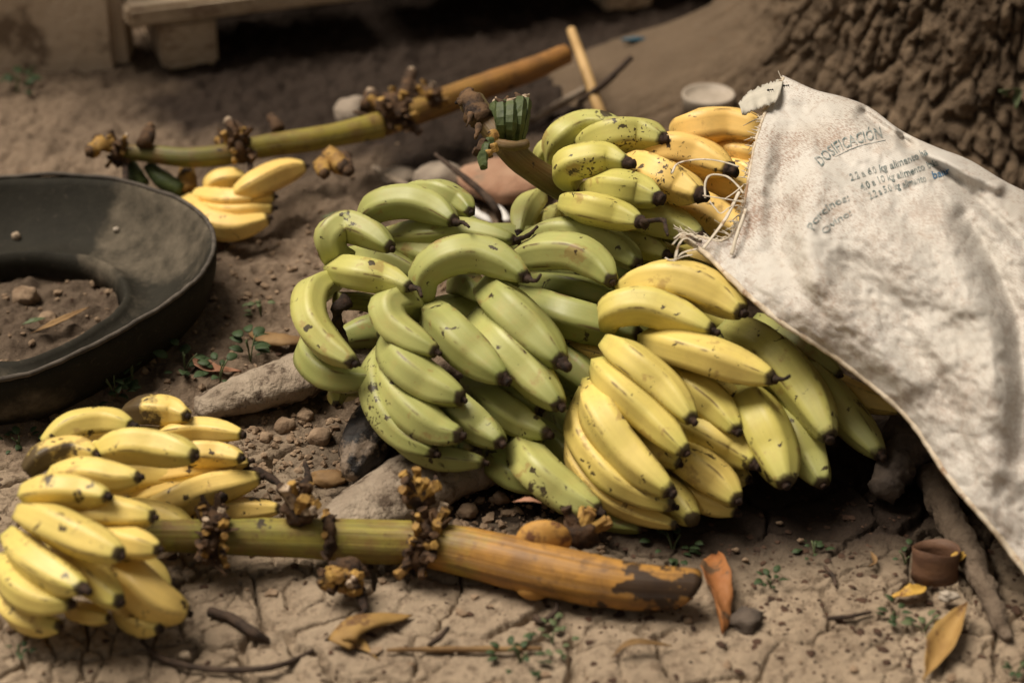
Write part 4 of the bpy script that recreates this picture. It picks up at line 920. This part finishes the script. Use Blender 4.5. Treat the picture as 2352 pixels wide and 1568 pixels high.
# printed lettering, laid on the cloth
def lettering(txt, pts, hpx, mat, shear=0.0):
    cu = bpy.data.curves.new('lettering', 'FONT'); cu.body = txt; cu.resolution_u = 2; cu.offset = .012; tmp = bpy.data.objects.new('tmp', cu); COL.objects.link(tmp)
    dg = bpy.context.evaluated_depsgraph_get(); me_ = tmp.evaluated_get(dg).to_mesh()
    bm = bmesh.new(); bm.from_mesh(me_); bmesh.ops.triangulate(bm, faces=bm.faces[:])
    bmesh.ops.subdivide_edges(bm, edges=[e for e in bm.edges if e.calc_length() > .25], cuts=2)
    bmesh.ops.triangulate(bm, faces=bm.faces[:]); bm.verts.index_update()
    V0 = np.array([v_.co[:] for v_ in bm.verts]); F0 = [tuple(x.index for x in f.verts) for f in bm.faces]; bm.free(); bpy.data.objects.remove(tmp)
    if not len(V0): return
    x0, x1 = V0[:, 0].min(), V0[:, 0].max(); base_ = catmull([(a_, b_, 0) for a_, b_ in pts], 60)
    T = np.gradient(base_, axis=0); T /= np.linalg.norm(T, axis=1)[:, None]; V = []; ok = True
    for p in V0:
        f = (p[0]-x0)/(x1-x0)*59; i_ = int(min(58, f)); b_ = base_[i_]+(base_[i_+1]-base_[i_])*(f-i_); t_ = T[i_]
        nrm = np.array([t_[1], -t_[0]]); q = b_[:2]+nrm*p[1]*hpx/.72+t_[:2]*shear*p[1]*hpx
        h_ = on_bvh(BAG, q[0], q[1], .0013)
        if h_ is None: return
        V.append(h_)
    o = mesh('lettering', V, F0, mat, sheet, smooth=False); return o
lettering('DOSIFICACIÓN', [(1886, 385), (1925, 352), (1970, 333), (2026, 318)], 26, M_INK)
lettering('2.2 a 6.0 kg alimento ba', [(1954, 418), (2000, 402), (2070, 382), (2132, 356)], 17, M_INK)
lettering('4.0 a 10 kg alimento bala', [(1978, 440), (2030, 420), (2090, 404), (2158, 378)], 17, M_INK)
lettering('2.2 a 5.0 kg alimento', [(1998, 460), (2040, 443), (2085, 430), (2128, 418)], 17, M_INK)
lettering('balar', [(2143, 413), (2165, 406), (2186, 396)], 18, M_INKB)
lettering('Porcinos:', [(1868, 530), (1880, 508), (1910, 480), (1952, 462)], 17, M_INK)
lettering('Ovino:', [(1894, 540), (1918, 518), (1958, 494)], 15, M_INK)
def underline(pts):
    C = [on_bvh(BAG, p[0], p[1], .0012) for p in catmull([(a_, b_, 0) for a_, b_ in pts], 24)]
    if all(c_ is not None for c_ in C):
        V = []; [V.extend((c_, c_+np.array([0, -.0007, -.0007]))) for c_ in C]
        mesh('underline', V, [(2*i_, 2*i_+1, 2*i_+3, 2*i_+2) for i_ in range(23)], M_INK, sheet, smooth=False)
underline([(1918, 362), (1970, 338), (2034, 324)])
# white raffia strips hanging over the ripe fruit
for k, (pts, wd) in enumerate((([(1635, 398), (1650, 375), (1700, 366), (1745, 370), (1790, 383)], .0017), ([(1712, 455), (1712, 420), (1725, 402), (1760, 405), (1785, 425), (1800, 445)], .0016), ([(1706, 449), (1745, 455), (1800, 464)], .0026), ([(1707, 571), (1735, 535), (1760, 500), (1790, 440)], .0026), ([(1772, 585), (1783, 545), (1795, 510), (1805, 480)], .0024), ([(1722, 462), (1735, 478), (1748, 490), (1770, 475), (1800, 470)], .0018), ([(1755, 458), (1775, 445), (1800, 425)], .0014))):
    C = [P(a_*1.0-92*(1 if True else 0), b_, zs(b_)+.042) for a_, b_ in pts]
    ribbon(C, wd*.75, M_STRIP, sheet, 'raffia_strip', k)

# ants on the flap
def ant(px, py, z_, rot, label):
    p = P(px, py, z_); V, F = [], []
    def add(v_, f_):
        n0 = len(V); V.extend(v_.tolist()); F.extend([tuple(i_+n0 for i_ in f) for f in f_])
    ca, sa = math.cos(rot), math.sin(rot)
    for dx, r_ in ((-.0028, .0017), (0, .0011), (.0022, .0012)): add(*blob(p+np.array([dx*ca, dx*sa, .0012]), (r_, r_*.85, r_*.85), 1, 0))
    for k in range(6):
        sd_ = 1 if k % 2 else -1; dx = (k//2-1)*.0013
        a_ = p+np.array([dx*ca, dx*sa, .0012]); e = np.array([-sa*sd_, ca*sd_, 0])*.003+np.array([dx*ca, dx*sa, -.0012])*1.2
        v_, f_, _, _ = sweep(np.array([a_, a_+e*.5+np.array([0, 0, .0007]), a_+e]), [.00022]*3, 4); add(v_, f_)
    mesh('ant', V, F, M_ANT, None, label, 'ant', 'ants on the sack flap')
ant(1770, 209, .3125, .3, 'black ant midway along the torn sack flap')
ant(1806, 199, .3125, .2, 'black ant on the sack beside the root of the flap')

# ------------------------------------------------------------------ logs, stones, pod
def log(name, label, cat, pts, wpx, zl, mat, amp, sc, seed, flat=1.0, seg=40, n=60, ends=(.6, .6), group=None):
    C = catmull([P(p[0], p[1], z_) for p, z_ in zip(pts, zl)], n)
    R = np.interp(np.linspace(0, 1, n), np.linspace(0, 1, len(wpx)), [.5*m(w_, P(p[0], p[1], z_)) for w_, p, z_ in zip(wpx, pts, zl)])
    e = np.ones(n); e[0] *= ends[0]; e[1] *= (1+ends[0])/2; e[-1] *= ends[1]; e[-2] *= (1+ends[1])/2
    V, F, t_, uv_ = rough_tube(C, R*e, seg, amp, sc, seed, flat)
    V2 = V.copy(); ctr = np.repeat(C, seg, axis=0); d = V-ctr; d /= np.linalg.norm(d, axis=1)[:, None]+1e-9
    V2 += d*(amp*.5*np.abs(fbm(V*sc*3.5, 3, seed+4))-amp*.2)[:, None]
    return mesh(name, V2, F, mat, None, label, cat, group)
log('log', 'weathered grey log half buried between the tyre and the green bananas', 'log', [(448, 945), (520, 915), (620, 885), (730, 845), (830, 800)], [70, 130, 165, 170, 150], [.012, .018, .024, .026, .03], M_LOG, .014, 16, 3, .6, ends=(.3, .8))
log('log', 'grey wooden log with fine bark ridges behind the long cut stalk', 'log', [(770, 1232), (850, 1170), (950, 1110), (1070, 1060), (1200, 1010)], [150, 190, 200, 200, 180], [.012, .014, .016, .018, .02], M_LOG, .006, 22, 9, .6)
log('tree_root', 'grey brown root running over the soil beneath the sack hem', 'root', [(2135, 1080), (2180, 1190), (2235, 1290), (2285, 1400), (2315, 1470)], [70, 72, 66, 52, 26], [.014, .016, .014, .010, .004], simple('root_bark', (.105, .075, .052), (.18, .135, .098), 40, .95, 1.0, 60, .010), .007, 60, 5)
pd = thing('rotten_pod', 'blackened wrinkled rotten fruit pod under the green bananas', 'fruit pod', G(830, 1090))
C = catmull([P(798, 1098, .022), P(815, 1070, .03), P(850, 1010, .036), P(890, 955, .036), P(935, 915, .03)], 50)
R = .5*m(128, C[25])*np.interp(np.linspace(0, 1, 50), [0, .06, .2, .45, .7, .9, 1], [.2, .5, .85, 1, .95, .6, .3])
ph = np.arange(40)*2*math.pi/40
V, F, t_, uv_ = rough_tube(C, R, 40, .007, 30, 7, 1.0, np.ones((50, 40))*(1+.045*np.sin(ph*8))[None, :]); mesh('husk', V, F, M_POD, pd)
V, F = blob(P(806, 1093, .022), (.0065, .006, .006), 2, .1); mesh('stem_scar', V, F, M_STUBC, pd)
log('rotten_pod', 'dark dried fruit pod lying in shadow under the sack', 'fruit pod', [(2095, 940), (2085, 1010), (2060, 1080), (2020, 1135)], [90, 110, 105, 60], [.03, .03, .028, .02], M_DSTONE, .014, 45, 13, ends=(.3, .3))
V, F = blob(G(755, 1098, .004), (.019, .012, .008), 3, .5, 2.2, 4); mesh('husk_flake', V, F, M_LEAFB, None, 'torn brown husk flake beside the blackened pod', 'husk')
def stone(px, py, w_, h_, mat, label, seed, cat='stone', name='stone', hz=.5, sub=3, amp=.3, power=1.0, rot=0.0):
    p = G(px, py); r = .5*m(w_, p); V, F = blob(p+np.array([0, 0, r*hz*.45]), (r, .5*m(h_, p)*1.3, r*hz), sub, amp, 1.6, seed, rot, power)
    return mesh(name, V, F, mat, None, label, cat)
stone(1715, 1432, 76, 56, M_DSTONE, 'dark rounded clod beside the curled orange leaf', 3, 'clod', 'clod', .6, 3, .8)
stone(815, 288, 92, 80, M_STONE, 'grey pointed stone behind the stripped stalk', 5, hz=1.1)
stone(1010, 425, 120, 90, M_STONE, 'rounded grey brown stone near the dark bent twig', 8, hz=.6)
stone(1165, 425, 210, 150, M_BRICK, 'broken reddish brick half sunk in soil under the curved stalk', 11, 'brick', 'broken_brick', .28, 3, .25, .75, .5)
stone(1330, 300, 120, 60, M_STONE, 'flat brown stone at the foot of the dry cane', 14, hz=.35)
stone(920, 412, 90, 60, M_STONE, 'low dusty stone between the stripped stalk and the grey stone', 15, hz=.4)
k = 0
for (px, py, w_, lab) in ((735, 1010, 52, 'lumpy soil clod beside the black pod'), (655, 985, 46, 'squarish soil clod below the grey log'), (640, 1040, 40, 'small pale clod between the yellow bunch and the pod'), (700, 960, 40, 'soil clod tucked against the grey log'), (610, 1010, 34, 'tiny clod by the yellow banana tips'), (1290, 1215, 50, 'crumbly clod beside the round leaf scar'), (1075, 1180, 46, 'clod of dark soil under the green bananas'), (1150, 1150, 40, 'soil clod next to the grey log under the fruit'), (60, 690, 60, 'soil lump inside the cut tyre'), (110, 740, 44, 'pale soil lump inside the tyre by the brown leaf')):
    k += 1; stone(px, py, w_, w_*.8, M_CLOD, lab, 30+k, 'clod', 'clod', .75, 3, .5)

# brown ring of pipe
p = G(2146, 1325); R0 = .5*m(108, p); th = np.linspace(0, 2*math.pi, 48, endpoint=False); V = []
for f, z_ in ((1.0, 0), (.985, .008), (.975, .014), (.985, .022), (1.01, .031), (.985, .0315), (.95, .022), (.94, .014), (.95, .008), (.965, 0)):
    V.append(np.stack([p[0]+R0*f*np.cos(th), p[1]+R0*f*.95*np.sin(th), p[2]+z_+.0*th+.0015*np.sin(2*th)*z_/.03], 1))
V = np.concatenate(V); ca_, sa_ = math.cos(.24), math.sin(.24); dy_, dz_ = V[:, 1]-p[1]+R0, V[:, 2]-p[2]; V[:, 1] = p[1]-R0+dy_*ca_+dz_*sa_; V[:, 2] = p[2]-dy_*sa_+dz_*ca_+R0*.22; I = np.arange(480).reshape(10, 48); I2 = np.roll(I, -1, 1)
F = np.stack([I, I2, np.roll(I2, -1, 0), np.roll(I, -1, 0)], -1).reshape(-1, 4)
mesh('pipe_ring', V, F, M_RUST, None, 'short rusty brown ring standing on the soil by the root', 'ring')

# ------------------------------------------------------------------ leaves
def leaf(pts, wpx, zl, mat, label, cup=.25, name='dry_leaf', cat='leaf', group=None, parent=None, twist=0.0, seed=0, wprof=None):
    n, k = 22, 7
    C = catmull([G(p[0], p[1], z_) for p, z_ in zip(pts, zl)], n)
    T = np.gradient(C, axis=0); T /= np.linalg.norm(T, axis=1)[:, None]; hw = .5*m(wpx, C[n//2])
    pr = np.interp(np.linspace(0, 1, n), [0, .08, .16, .4, .65, .9, 1], wprof or [.06, .08, .45, 1, .85, .35, .03])
    V = []
    for i_ in range(n):
        s_ = i_/(n-1); sd_ = np.cross(T[i_], (0, 0, 1.0)); sd_ /= np.linalg.norm(sd_)+1e-9; nn = np.cross(sd_, T[i_])
        a_ = twist*(s_-.3); s2 = sd_*math.cos(a_)+nn*math.sin(a_); n3 = nn*math.cos(a_)-sd_*math.sin(a_)
        for j_ in range(k):
            e = (j_/(k-1)-.5)*2; wv = .06*math.sin(i_*1.3+seed+e*2)
            V.append(C[i_]+s2*hw*pr[i_]*e*(1-.25*abs(cup)*e*e)+n3*hw*(cup*e*e*pr[i_]+wv*abs(e)*pr[i_]-.05*(e == 0)))
    F = [(i_*k+j_, i_*k+j_+1, (i_+1)*k+j_+1, (i_+1)*k+j_) for i_ in range(n-1) for j_ in range(k-1)]
    o = mesh(name, V, F, mat, parent, label, cat, group); solid(o, .0007); return o
leaf([(870, 1515), (818, 1468), (785, 1470), (808, 1432), (860, 1415), (948, 1412)], 72, [.001, .006, .012, .016, .014, .004], M_LEAFD, 'curled yellow leaf below the knobbly cut stalk', -.3, wprof=[.03, .05, .45, 1, .95, .5, .03])
leaf([(1645, 1272), (1640, 1330), (1648, 1390), (1660, 1455)], 84, [.010, .018, .014, .004], M_LEAFO, 'long curled orange leaf beside the slanted stalk end', .5, twist=1.9, wprof=[.25, .5, .7, 1, .9, .6, .05])
leaf([(2120, 1560), (2150, 1510), (2190, 1440), (2222, 1382)], 84, [.003, .008, .016, .022], M_LEAFD, 'folded golden leaf standing near the root', .7, twist=.5)
leaf([(2128, 1345), (2095, 1358), (2042, 1372)], 46, [.004, .010, .004], M_LEAFY, 'small bright yellow leaf tip under the brown ring', .3)
leaf([(2182, 1300), (2198, 1282), (2222, 1268)], 36, [.012, .020, .024], M_LEAFY, 'tiny yellow leaf between the brown ring and the root', .3)
leaf([(1402, 1510), (1450, 1478), (1545, 1482)], 24, [.003, .012, .005], M_LEAFB, 'thin curled brown leaf on the cracked clay in front of the stalk', .6)
leaf([(560, 760), (640, 772), (735, 782)], 64, [.006, .018, .012], M_LEAFB, 'broad brown leaf lying behind the grey log', -.3)
leaf([(440, 812), (480, 845), (555, 852)], 44, [.010, .008, .004], M_LEAFT, 'terracotta dry leaf among weeds beside the tyre', .25)
leaf([(70, 765), (130, 742), (205, 705)], 26, [.006, .014, .010], M_LEAFB, 'thin brown leaf inside the cut tyre', .4)
leaf([(50, 745), (75, 738), (105, 730)], 22, [.010, .014, .012], M_WEEDL, 'small lime leaf scrap inside the cut tyre', .3)
leaf([(1090, 1262), (2000, 1265)][1:]+[(2010, 1290), (1995, 1300)], 14, [.006, .006, .003], M_LEAFB, 'slender brown leaf curl on soil before the sack shadow', .6)
leaf([(735, 500), (775, 488), (815, 485)], 30, [.010, .020, .016], M_WEEDL, 'lime yellow leaf behind the curled green banana', -.3)
leaf([(1178, 1152), (1215, 1148), (1245, 1155)], 20, [.05, .052, .05], M_LEAFT, 'pale torn bract above the round leaf scar', .3)
leaf([(85, 1008), (110, 996), (140, 990)], 14, [.004, .008, .004], M_LEAFB, 'short dry leaf strip beside the yellow bunch', .4)
for k, (px, py) in enumerate(((2335, 222),)):
    C = [on_bvh(TREE, a_, b_, .012) for a_, b_ in ((2308, 208), (2330, 222), (2352, 240))]
    if all(c_ is not None for c_ in C):
        hw = m(15, C[1]); V = []; D = C[2]-C[0]; D /= np.linalg.norm(D); sd_ = np.cross(D, (0, -1, 0)); sd_ /= np.linalg.norm(sd_)
        Cc2 = catmull(C, 12)
        for i_ in range(12):
            f = math.sin(math.pi*min(1, (i_+.3)/11.3)); V += [Cc2[i_]+sd_*hw*f*e+np.array([0, -.004*e*e, 0]) for e in (-1, -.5, 0, .5, 1)]
        o = mesh('green_leaf', V, [(i_*5+j_, i_*5+j_+1, i_*5+j_+6, i_*5+j_+5) for i_ in range(11) for j_ in range(4)], M_WEEDL, None, 'small lime leaf caught on the bark', 'leaf'); solid(o, .0006)
# ------------------------------------------------------------------ weeds
_wl = {}
def weed(px, py, spread, nl, lpx, label, mat=M_WEED, hgt=.02, seed=0):
    rs = random.Random(seed+77); p = G(px, py); t = thing('weed', label, 'weed', p, 'small weeds on the soil')
    L = m(lpx*.8, p); S_ = m(spread, p)
    Vl = []; n, k = 7, 3
    for i_ in range(n):
        s_ = i_/(n-1); wd = .34*math.sin(math.pi*min(1, .08+s_*.92))**.8
        for j_ in range(k): e = j_-1; Vl.append((s_, wd*e, .18*abs(e)*wd-.35*s_*s_+.1*s_))
    Vl = np.array(Vl); Fl = [(i_*k+j_, i_*k+j_+1, (i_+1)*k+j_+1, (i_+1)*k+j_) for i_ in range(n-1) for j_ in range(k-1)]
    me_ = None
    for q in range(nl):
        az = rs.uniform(0, 6.28); rr = S_*math.sqrt(rs.random())*.5; el = rs.uniform(.1, .9); sc = L*rs.uniform(.6, 1.15)
        at = np.array([rr*math.cos(az), rr*math.sin(az)*1.2, rs.uniform(.2, 1)*hgt])
        if me_ is None:
            o = mesh('leaf', Vl, Fl, mat, t, origin=(0, 0, 0)); me_ = o.data; solid(o, .03)
        else:
            o = bpy.data.objects.new('leaf', me_); COL.objects.link(o); o.parent = t; ORG[o.name] = p; solid(o, .03)
        o.location = Vector(at); o.rotation_euler = (rs.uniform(-.4, .4), -el*.6, az+rs.uniform(-.7, .7)); o.scale = (sc,)*3
    for q in range(max(2, nl//4)):
        az = rs.uniform(0, 6.28); rr = S_*.4*rs.random()
        V, F, _, _ = sweep(catmull([p+np.array([0, 0, -.004]), p+np.array([rr*.4*math.cos(az), rr*.4*math.sin(az), hgt*.5]), p+np.array([rr*math.cos(az), rr*math.sin(az), hgt*.95])], 6), np.full(6, .0009), 5); mesh('stem', V, F, M_WEEDL, t)
weed(265, 915, 80, 16, 36, 'small leafy weed between the tyre wall and the yellow bunch', M_WEED, .030, 1)
weed(305, 885, 30, 6, 46, 'upright weed with round leaves against the tyre wall', M_WEED, .040, 2)
weed(425, 850, 80, 12, 40, 'dark weed beside the terracotta leaf', M_WEED, .022, 3)
weed(505, 870, 60, 9, 44, 'broad leaved weed at the tip of the grey log', M_WEED, .022, 4)
weed(575, 830, 60, 13, 44, 'bright weed growing along the grey log', M_WEED, .032, 5)
weed(600, 725, 50, 7, 32, 'pale sparse weed between the tyre and green bananas', M_WEEDL, .022, 6)
weed(45, 1025, 100, 12, 30, 'low weed at the back of the yellow bunch', M_WEED, .012, 7)
weed(1545, 1262, 110, 13, 36, 'dusky weed behind the slanted stalk end', M_WEED, .012, 8)
weed(1770, 1345, 50, 10, 32, 'star shaped weed right of the orange leaf', M_WEED, .010, 9)
weed(1870, 1270, 70, 10, 26, 'tiny weed at the edge of the heap shadow', M_WEED, .010, 10)
weed(2050, 1425, 60, 9, 36, 'dark weed patch left of the folded golden leaf', M_WEED, .012, 11)
weed(2120, 1450, 70, 9, 32, 'pale tipped weed touching the folded golden leaf', M_WEEDL, .012, 12)
weed(1195, 1520, 120, 18, 34, 'green weed in the clay crack in front of the straight stick', M_WEED, .014, 13)
weed(1270, 1475, 110, 15, 30, 'dull grey green weed behind the straight stick', M_WEEDL, .010, 14)
weed(45, 1510, 50, 6, 24, 'tiny sprout in the clay below the yellow bunch', M_WEED, .010, 15)
weed(40, 215, 90, 14, 40, 'blurred weed at the foot of the concrete kerb', M_WEED, .03, 16)
weed(2335, 1545, 40, 6, 30, 'little sprout beyond the root', M_WEED, .012, 17)
weed(770, 1215, 50, 8, 22, 'dried pale weed between the log and the cut stalk', M_WEEDL, .010, 18)
weed(2080, 1290, 70, 9, 26, 'shaded weed behind the brown ring', M_WEED, .012, 20)
# ------------------------------------------------------------------ twigs and sticks
def twig(name, label, pts, rpx, zl, mat, cat='twig', amp=.0012, group=None):
    n = max(16, 8*len(pts)); C = catmull([G(p[0], p[1], z_) for p, z_ in zip(pts, zl)], n)
    R = np.interp(np.linspace(0, 1, n), np.linspace(0, 1, len(rpx)), [m(r_, C[n//2]) for r_ in rpx])
    V, F, _, _ = rough_tube(C, R, 9, amp, 110, len(label)); return mesh(name, V, F, mat, None, label, cat, group)
twig('twig', 'thin dark twig curving across the clay below the yellow bunch', [(325, 1470), (370, 1510), (450, 1532), (540, 1538), (640, 1528), (720, 1492), (775, 1450)], [5, 7, 8, 8, 7, 6, 4], [.006, .007, .008, .008, .008, .008, .010], M_TWIG)
twig('twig', 'short thick black twig on the clay under the cut stalk', [(482, 1405), (530, 1418), (580, 1450), (620, 1476)], [12, 11, 12, 11], [.006, .007, .006, .005], M_TWIG)
twig('stick', 'straight thin brown stick lying across the cracked clay', [(888, 1492), (1000, 1490), (1120, 1490), (1245, 1488)], [5, 7, 7, 5], [.005, .005, .006, .006], M_LEAFB, 'stick')
twig('cane', 'dry tan cane leaning up towards the pallet', [(1392, 290), (1372, 240), (1345, 160), (1312, 70)], [13, 13, 12, 11], [.004, .03, .06, .09], M_BAMBOO, 'stick', .0006)
twig('twig', 'dark bent twig behind the top green bananas', [(1000, 355), (1050, 395), (1105, 440), (1140, 480), (1150, 510)], [4, 6, 8, 9, 7], [.09, .085, .075, .06, .04], M_TWIG)
twig('stick', 'greyish stick lying beyond the dry cane', [(1180, 300), (1260, 255), (1360, 195)], [8, 10, 8], [.01, .012, .014], M_LOG, 'stick')
twig('twig', 'dark twig resting on the spreading root', [(1330, 235), (1390, 190), (1450, 132)], [6, 9, 7], [.03, .06, .09], M_TWIG)
twig('stick', 'pale root like stick beside the low dusty stone', [(860, 385), (900, 410), (960, 440)], [7, 9, 7], [.006, .008, .006], M_LOG, 'stick')
twig('twig', 'dark hooked twig below the slanted stalk', [(1228, 1418), (1250, 1425), (1275, 1405), (1280, 1385)], [9, 8, 7, 5], [.006, .006, .008, .01], M_TWIG)
twig('twig', 'small dark twig crossing the straight stick', [(985, 1482), (1010, 1462), (1030, 1440)], [7, 7, 5], [.008, .01, .012], M_TWIG)
twig('twig', 'slim dark twig lying on soil right of the star shaped weed', [(1900, 1420), (1950, 1415), (2000, 1405)], [5, 6, 4], [.004, .005, .004], M_TWIG)
twig('twig', 'thin bent twig on the soil between the weed and the brown ring', [(1895, 1300), (1915, 1325), (1920, 1345)], [5, 5, 4], [.004, .005, .004], M_TWIG)
# ------------------------------------------------------------------ litter: cup lid, plastic, scraps
q = on_bvh(TREE, 1625, 238, .006)
if q is None: q = G(1625, 238)
rl = .5*m(122, q); th = np.linspace(0, 2*math.pi, 40, endpoint=False); V = []
for f, z_ in ((.001, .026), (.70, .026), (.80, .027), (.9, .032), (.97, .033), (1.0, .030), (.97, .024), (.90, .002), (.5, 0), (.001, 0)): V.append(np.stack([q[0]+rl*f*np.cos(th), q[1]-.02+rl*f*np.sin(th), q[2]-.012+z_+0*th], 1))
V = np.concatenate(V); I = np.arange(400).reshape(10, 40); I2 = np.roll(I, -1, 1)
mesh('cup_lid', V, np.stack([I[:-1], I2[:-1], I2[1:], I[1:]], -1).reshape(-1, 4), M_LID, None, 'dusty off white plastic cup lid on the tree root', 'lid')
for k, (pts, w_, lab) in enumerate((([(1028, 428), (1055, 445), (1085, 482), (1128, 512)], 15, 'long white plastic scrap behind the top green bananas'), ([(1140, 470), (1150, 485), (1165, 508)], 13, 'short white plastic scrap at the foot of the dark twig'))):
    C = catmull([G(a_, b_, .012) for a_, b_ in pts], 18); V, F, _, _ = rough_tube(C, np.full(18, m(w_, C[9]))*np.interp(np.linspace(0, 1, 18), [0, .15, .85, 1], [.4, 1, 1, .4]), 10, .003, 60, k, .6); mesh('plastic_scrap', V, F, M_PLASTIC, None, lab, 'plastic')
q = on_bvh(TREE, 1462, 96, .003)
if q is not None:
    V, F = blob(q, (.022, .006, .005), 2, .3, 2, 3); mesh('plastic_scrap', V, F, M_BLUE, None, 'blue plastic scrap lodged behind the root ridge', 'plastic')
V, F = blob(G(2178, 1368, .012), (.009, .006, .005), 3, .9, 3.0, 21); mesh('fluff', V, F, M_LID, None, 'tuft of whitish fluff at the golden leaf', 'fluff')
V, F = blob(on_bvh(TYRE, 38, 545, .002), (.006, .005, .006), 2, .3, 2, 2); mesh('petal', V, F, M_STUBC, None, 'pale pinkish scrap stuck inside the tyre wall', 'scrap')
V, F = blob(on_bvh(TYRE, 268, 528, .001), (.0045, .004, .003), 2, .4, 2, 6); mesh('petal', V, F, M_LID, None, 'tiny white scrap on the tyre inner wall', 'scrap')
V, F = blob(G(425, 1503, .004), (.006, .004, .003), 2, .5, 2, 6); mesh('pebble', V, F, M_STUBC, None, 'tiny pale orange pebble above the curved twig', 'pebble')
for k, (px, py) in enumerate(((1690, 1262), (1712, 1285), (1840, 1240), (1790, 1200))):
    V, F = blob(G(px, py, .004), (.0038, .0026, .002), 2, .9, 3, 16+k); mesh('grit', V, F, M_CLOD, None, ['pale grit just below the lowest yellow banana tip', 'pale grit on soil behind the dusky weed', 'pale grit on dark soil near the tiny shaded weed', 'pale grit on dark soil left of the dried pod'][k], 'grit', 'grit in the shade')

# ------------------------------------------------------------------ crumbs and dark litter on the soil
def scatter(name, label, n, samp, smin, smax, mat, flat, seed, sub=1):
    V0, F0 = ico(sub); V0 = V0.copy(); F0 = np.array(F0); rg = np.random.default_rng(seed); VV = []; FF_ = []; cnt = 0
    xs, ys = samp(rg, n); kp = ~((np.hypot((xs-.30)/.20, (ys-1.62)/.14) < 1) | (ys > 2.55)) if name == 'soil_crumbs' else xs < 9; xs, ys = xs[kp], ys[kp]; hz, _, _ = ground_height(xs, ys)
    for x, y, z_ in zip(xs, ys, hz):
        s_ = smin+(smax-smin)*rg.random()**3.2; a_ = rg.random()*6.28; e = rg.uniform(.5, 1.6)
        d = V0*(1+rg.uniform(-.35, .35, (len(V0), 1))); d = d*np.array([s_*e, s_, s_*flat])
        ca, sa = math.cos(a_), math.sin(a_); VV.append(np.stack([d[:, 0]*ca-d[:, 1]*sa+x, d[:, 0]*sa+d[:, 1]*ca+y, d[:, 2]+z_+s_*flat*.4], 1)); FF_.append(F0+cnt); cnt += len(V0)
    VV = np.concatenate(VV); FF_ = np.concatenate(FF_)
    o = mesh(name, VV, FF_, mat, None, label, None, None, 'stuff', smooth=False, origin=(0, 0, 0)); o['category'] = 'litter'; return o
def samp_mid(rg, n):
    c1 = P(650, 1030, 0); c2 = P(1150, 1190, 0); c3 = P(600, 720, 0); k = n//4
    xs = np.concatenate([rg.normal(c1[0], .10, k), rg.normal(c2[0], .13, k), rg.normal(c3[0], .2, k), rg.uniform(-.8, .8, n-3*k)])
    ys = np.concatenate([rg.normal(c1[1], .07, k), rg.normal(c2[1], .05, k), rg.normal(c3[1], .12, k), rg.uniform(1.35, 2.9, n-3*k)]); return xs, ys
scatter('soil_crumbs', 'loose crumbs of dry soil', 4200, samp_mid, .0007, .0058, M_CLOD, .75, 5)
def samp_deb(rg, n):
    c1 = P(1900, 1400, 0); k = n//2
    xs = np.concatenate([rg.normal(c1[0], .14, k), rg.uniform(-.6, .6, n-k)]); ys = np.concatenate([rg.normal(c1[1], .09, k), rg.uniform(1.34, 2.3, n-k)]); return xs, ys
scatter('dark_litter', 'scattered dark flecks of plant litter', 1500, samp_deb, .0010, .0048, M_DEBRIS, .3, 6)
print('triangles', sum(len(o.data.polygons)*2 for o in bpy.data.objects if o.type == 'MESH'), 'objects', len(bpy.data.objects))
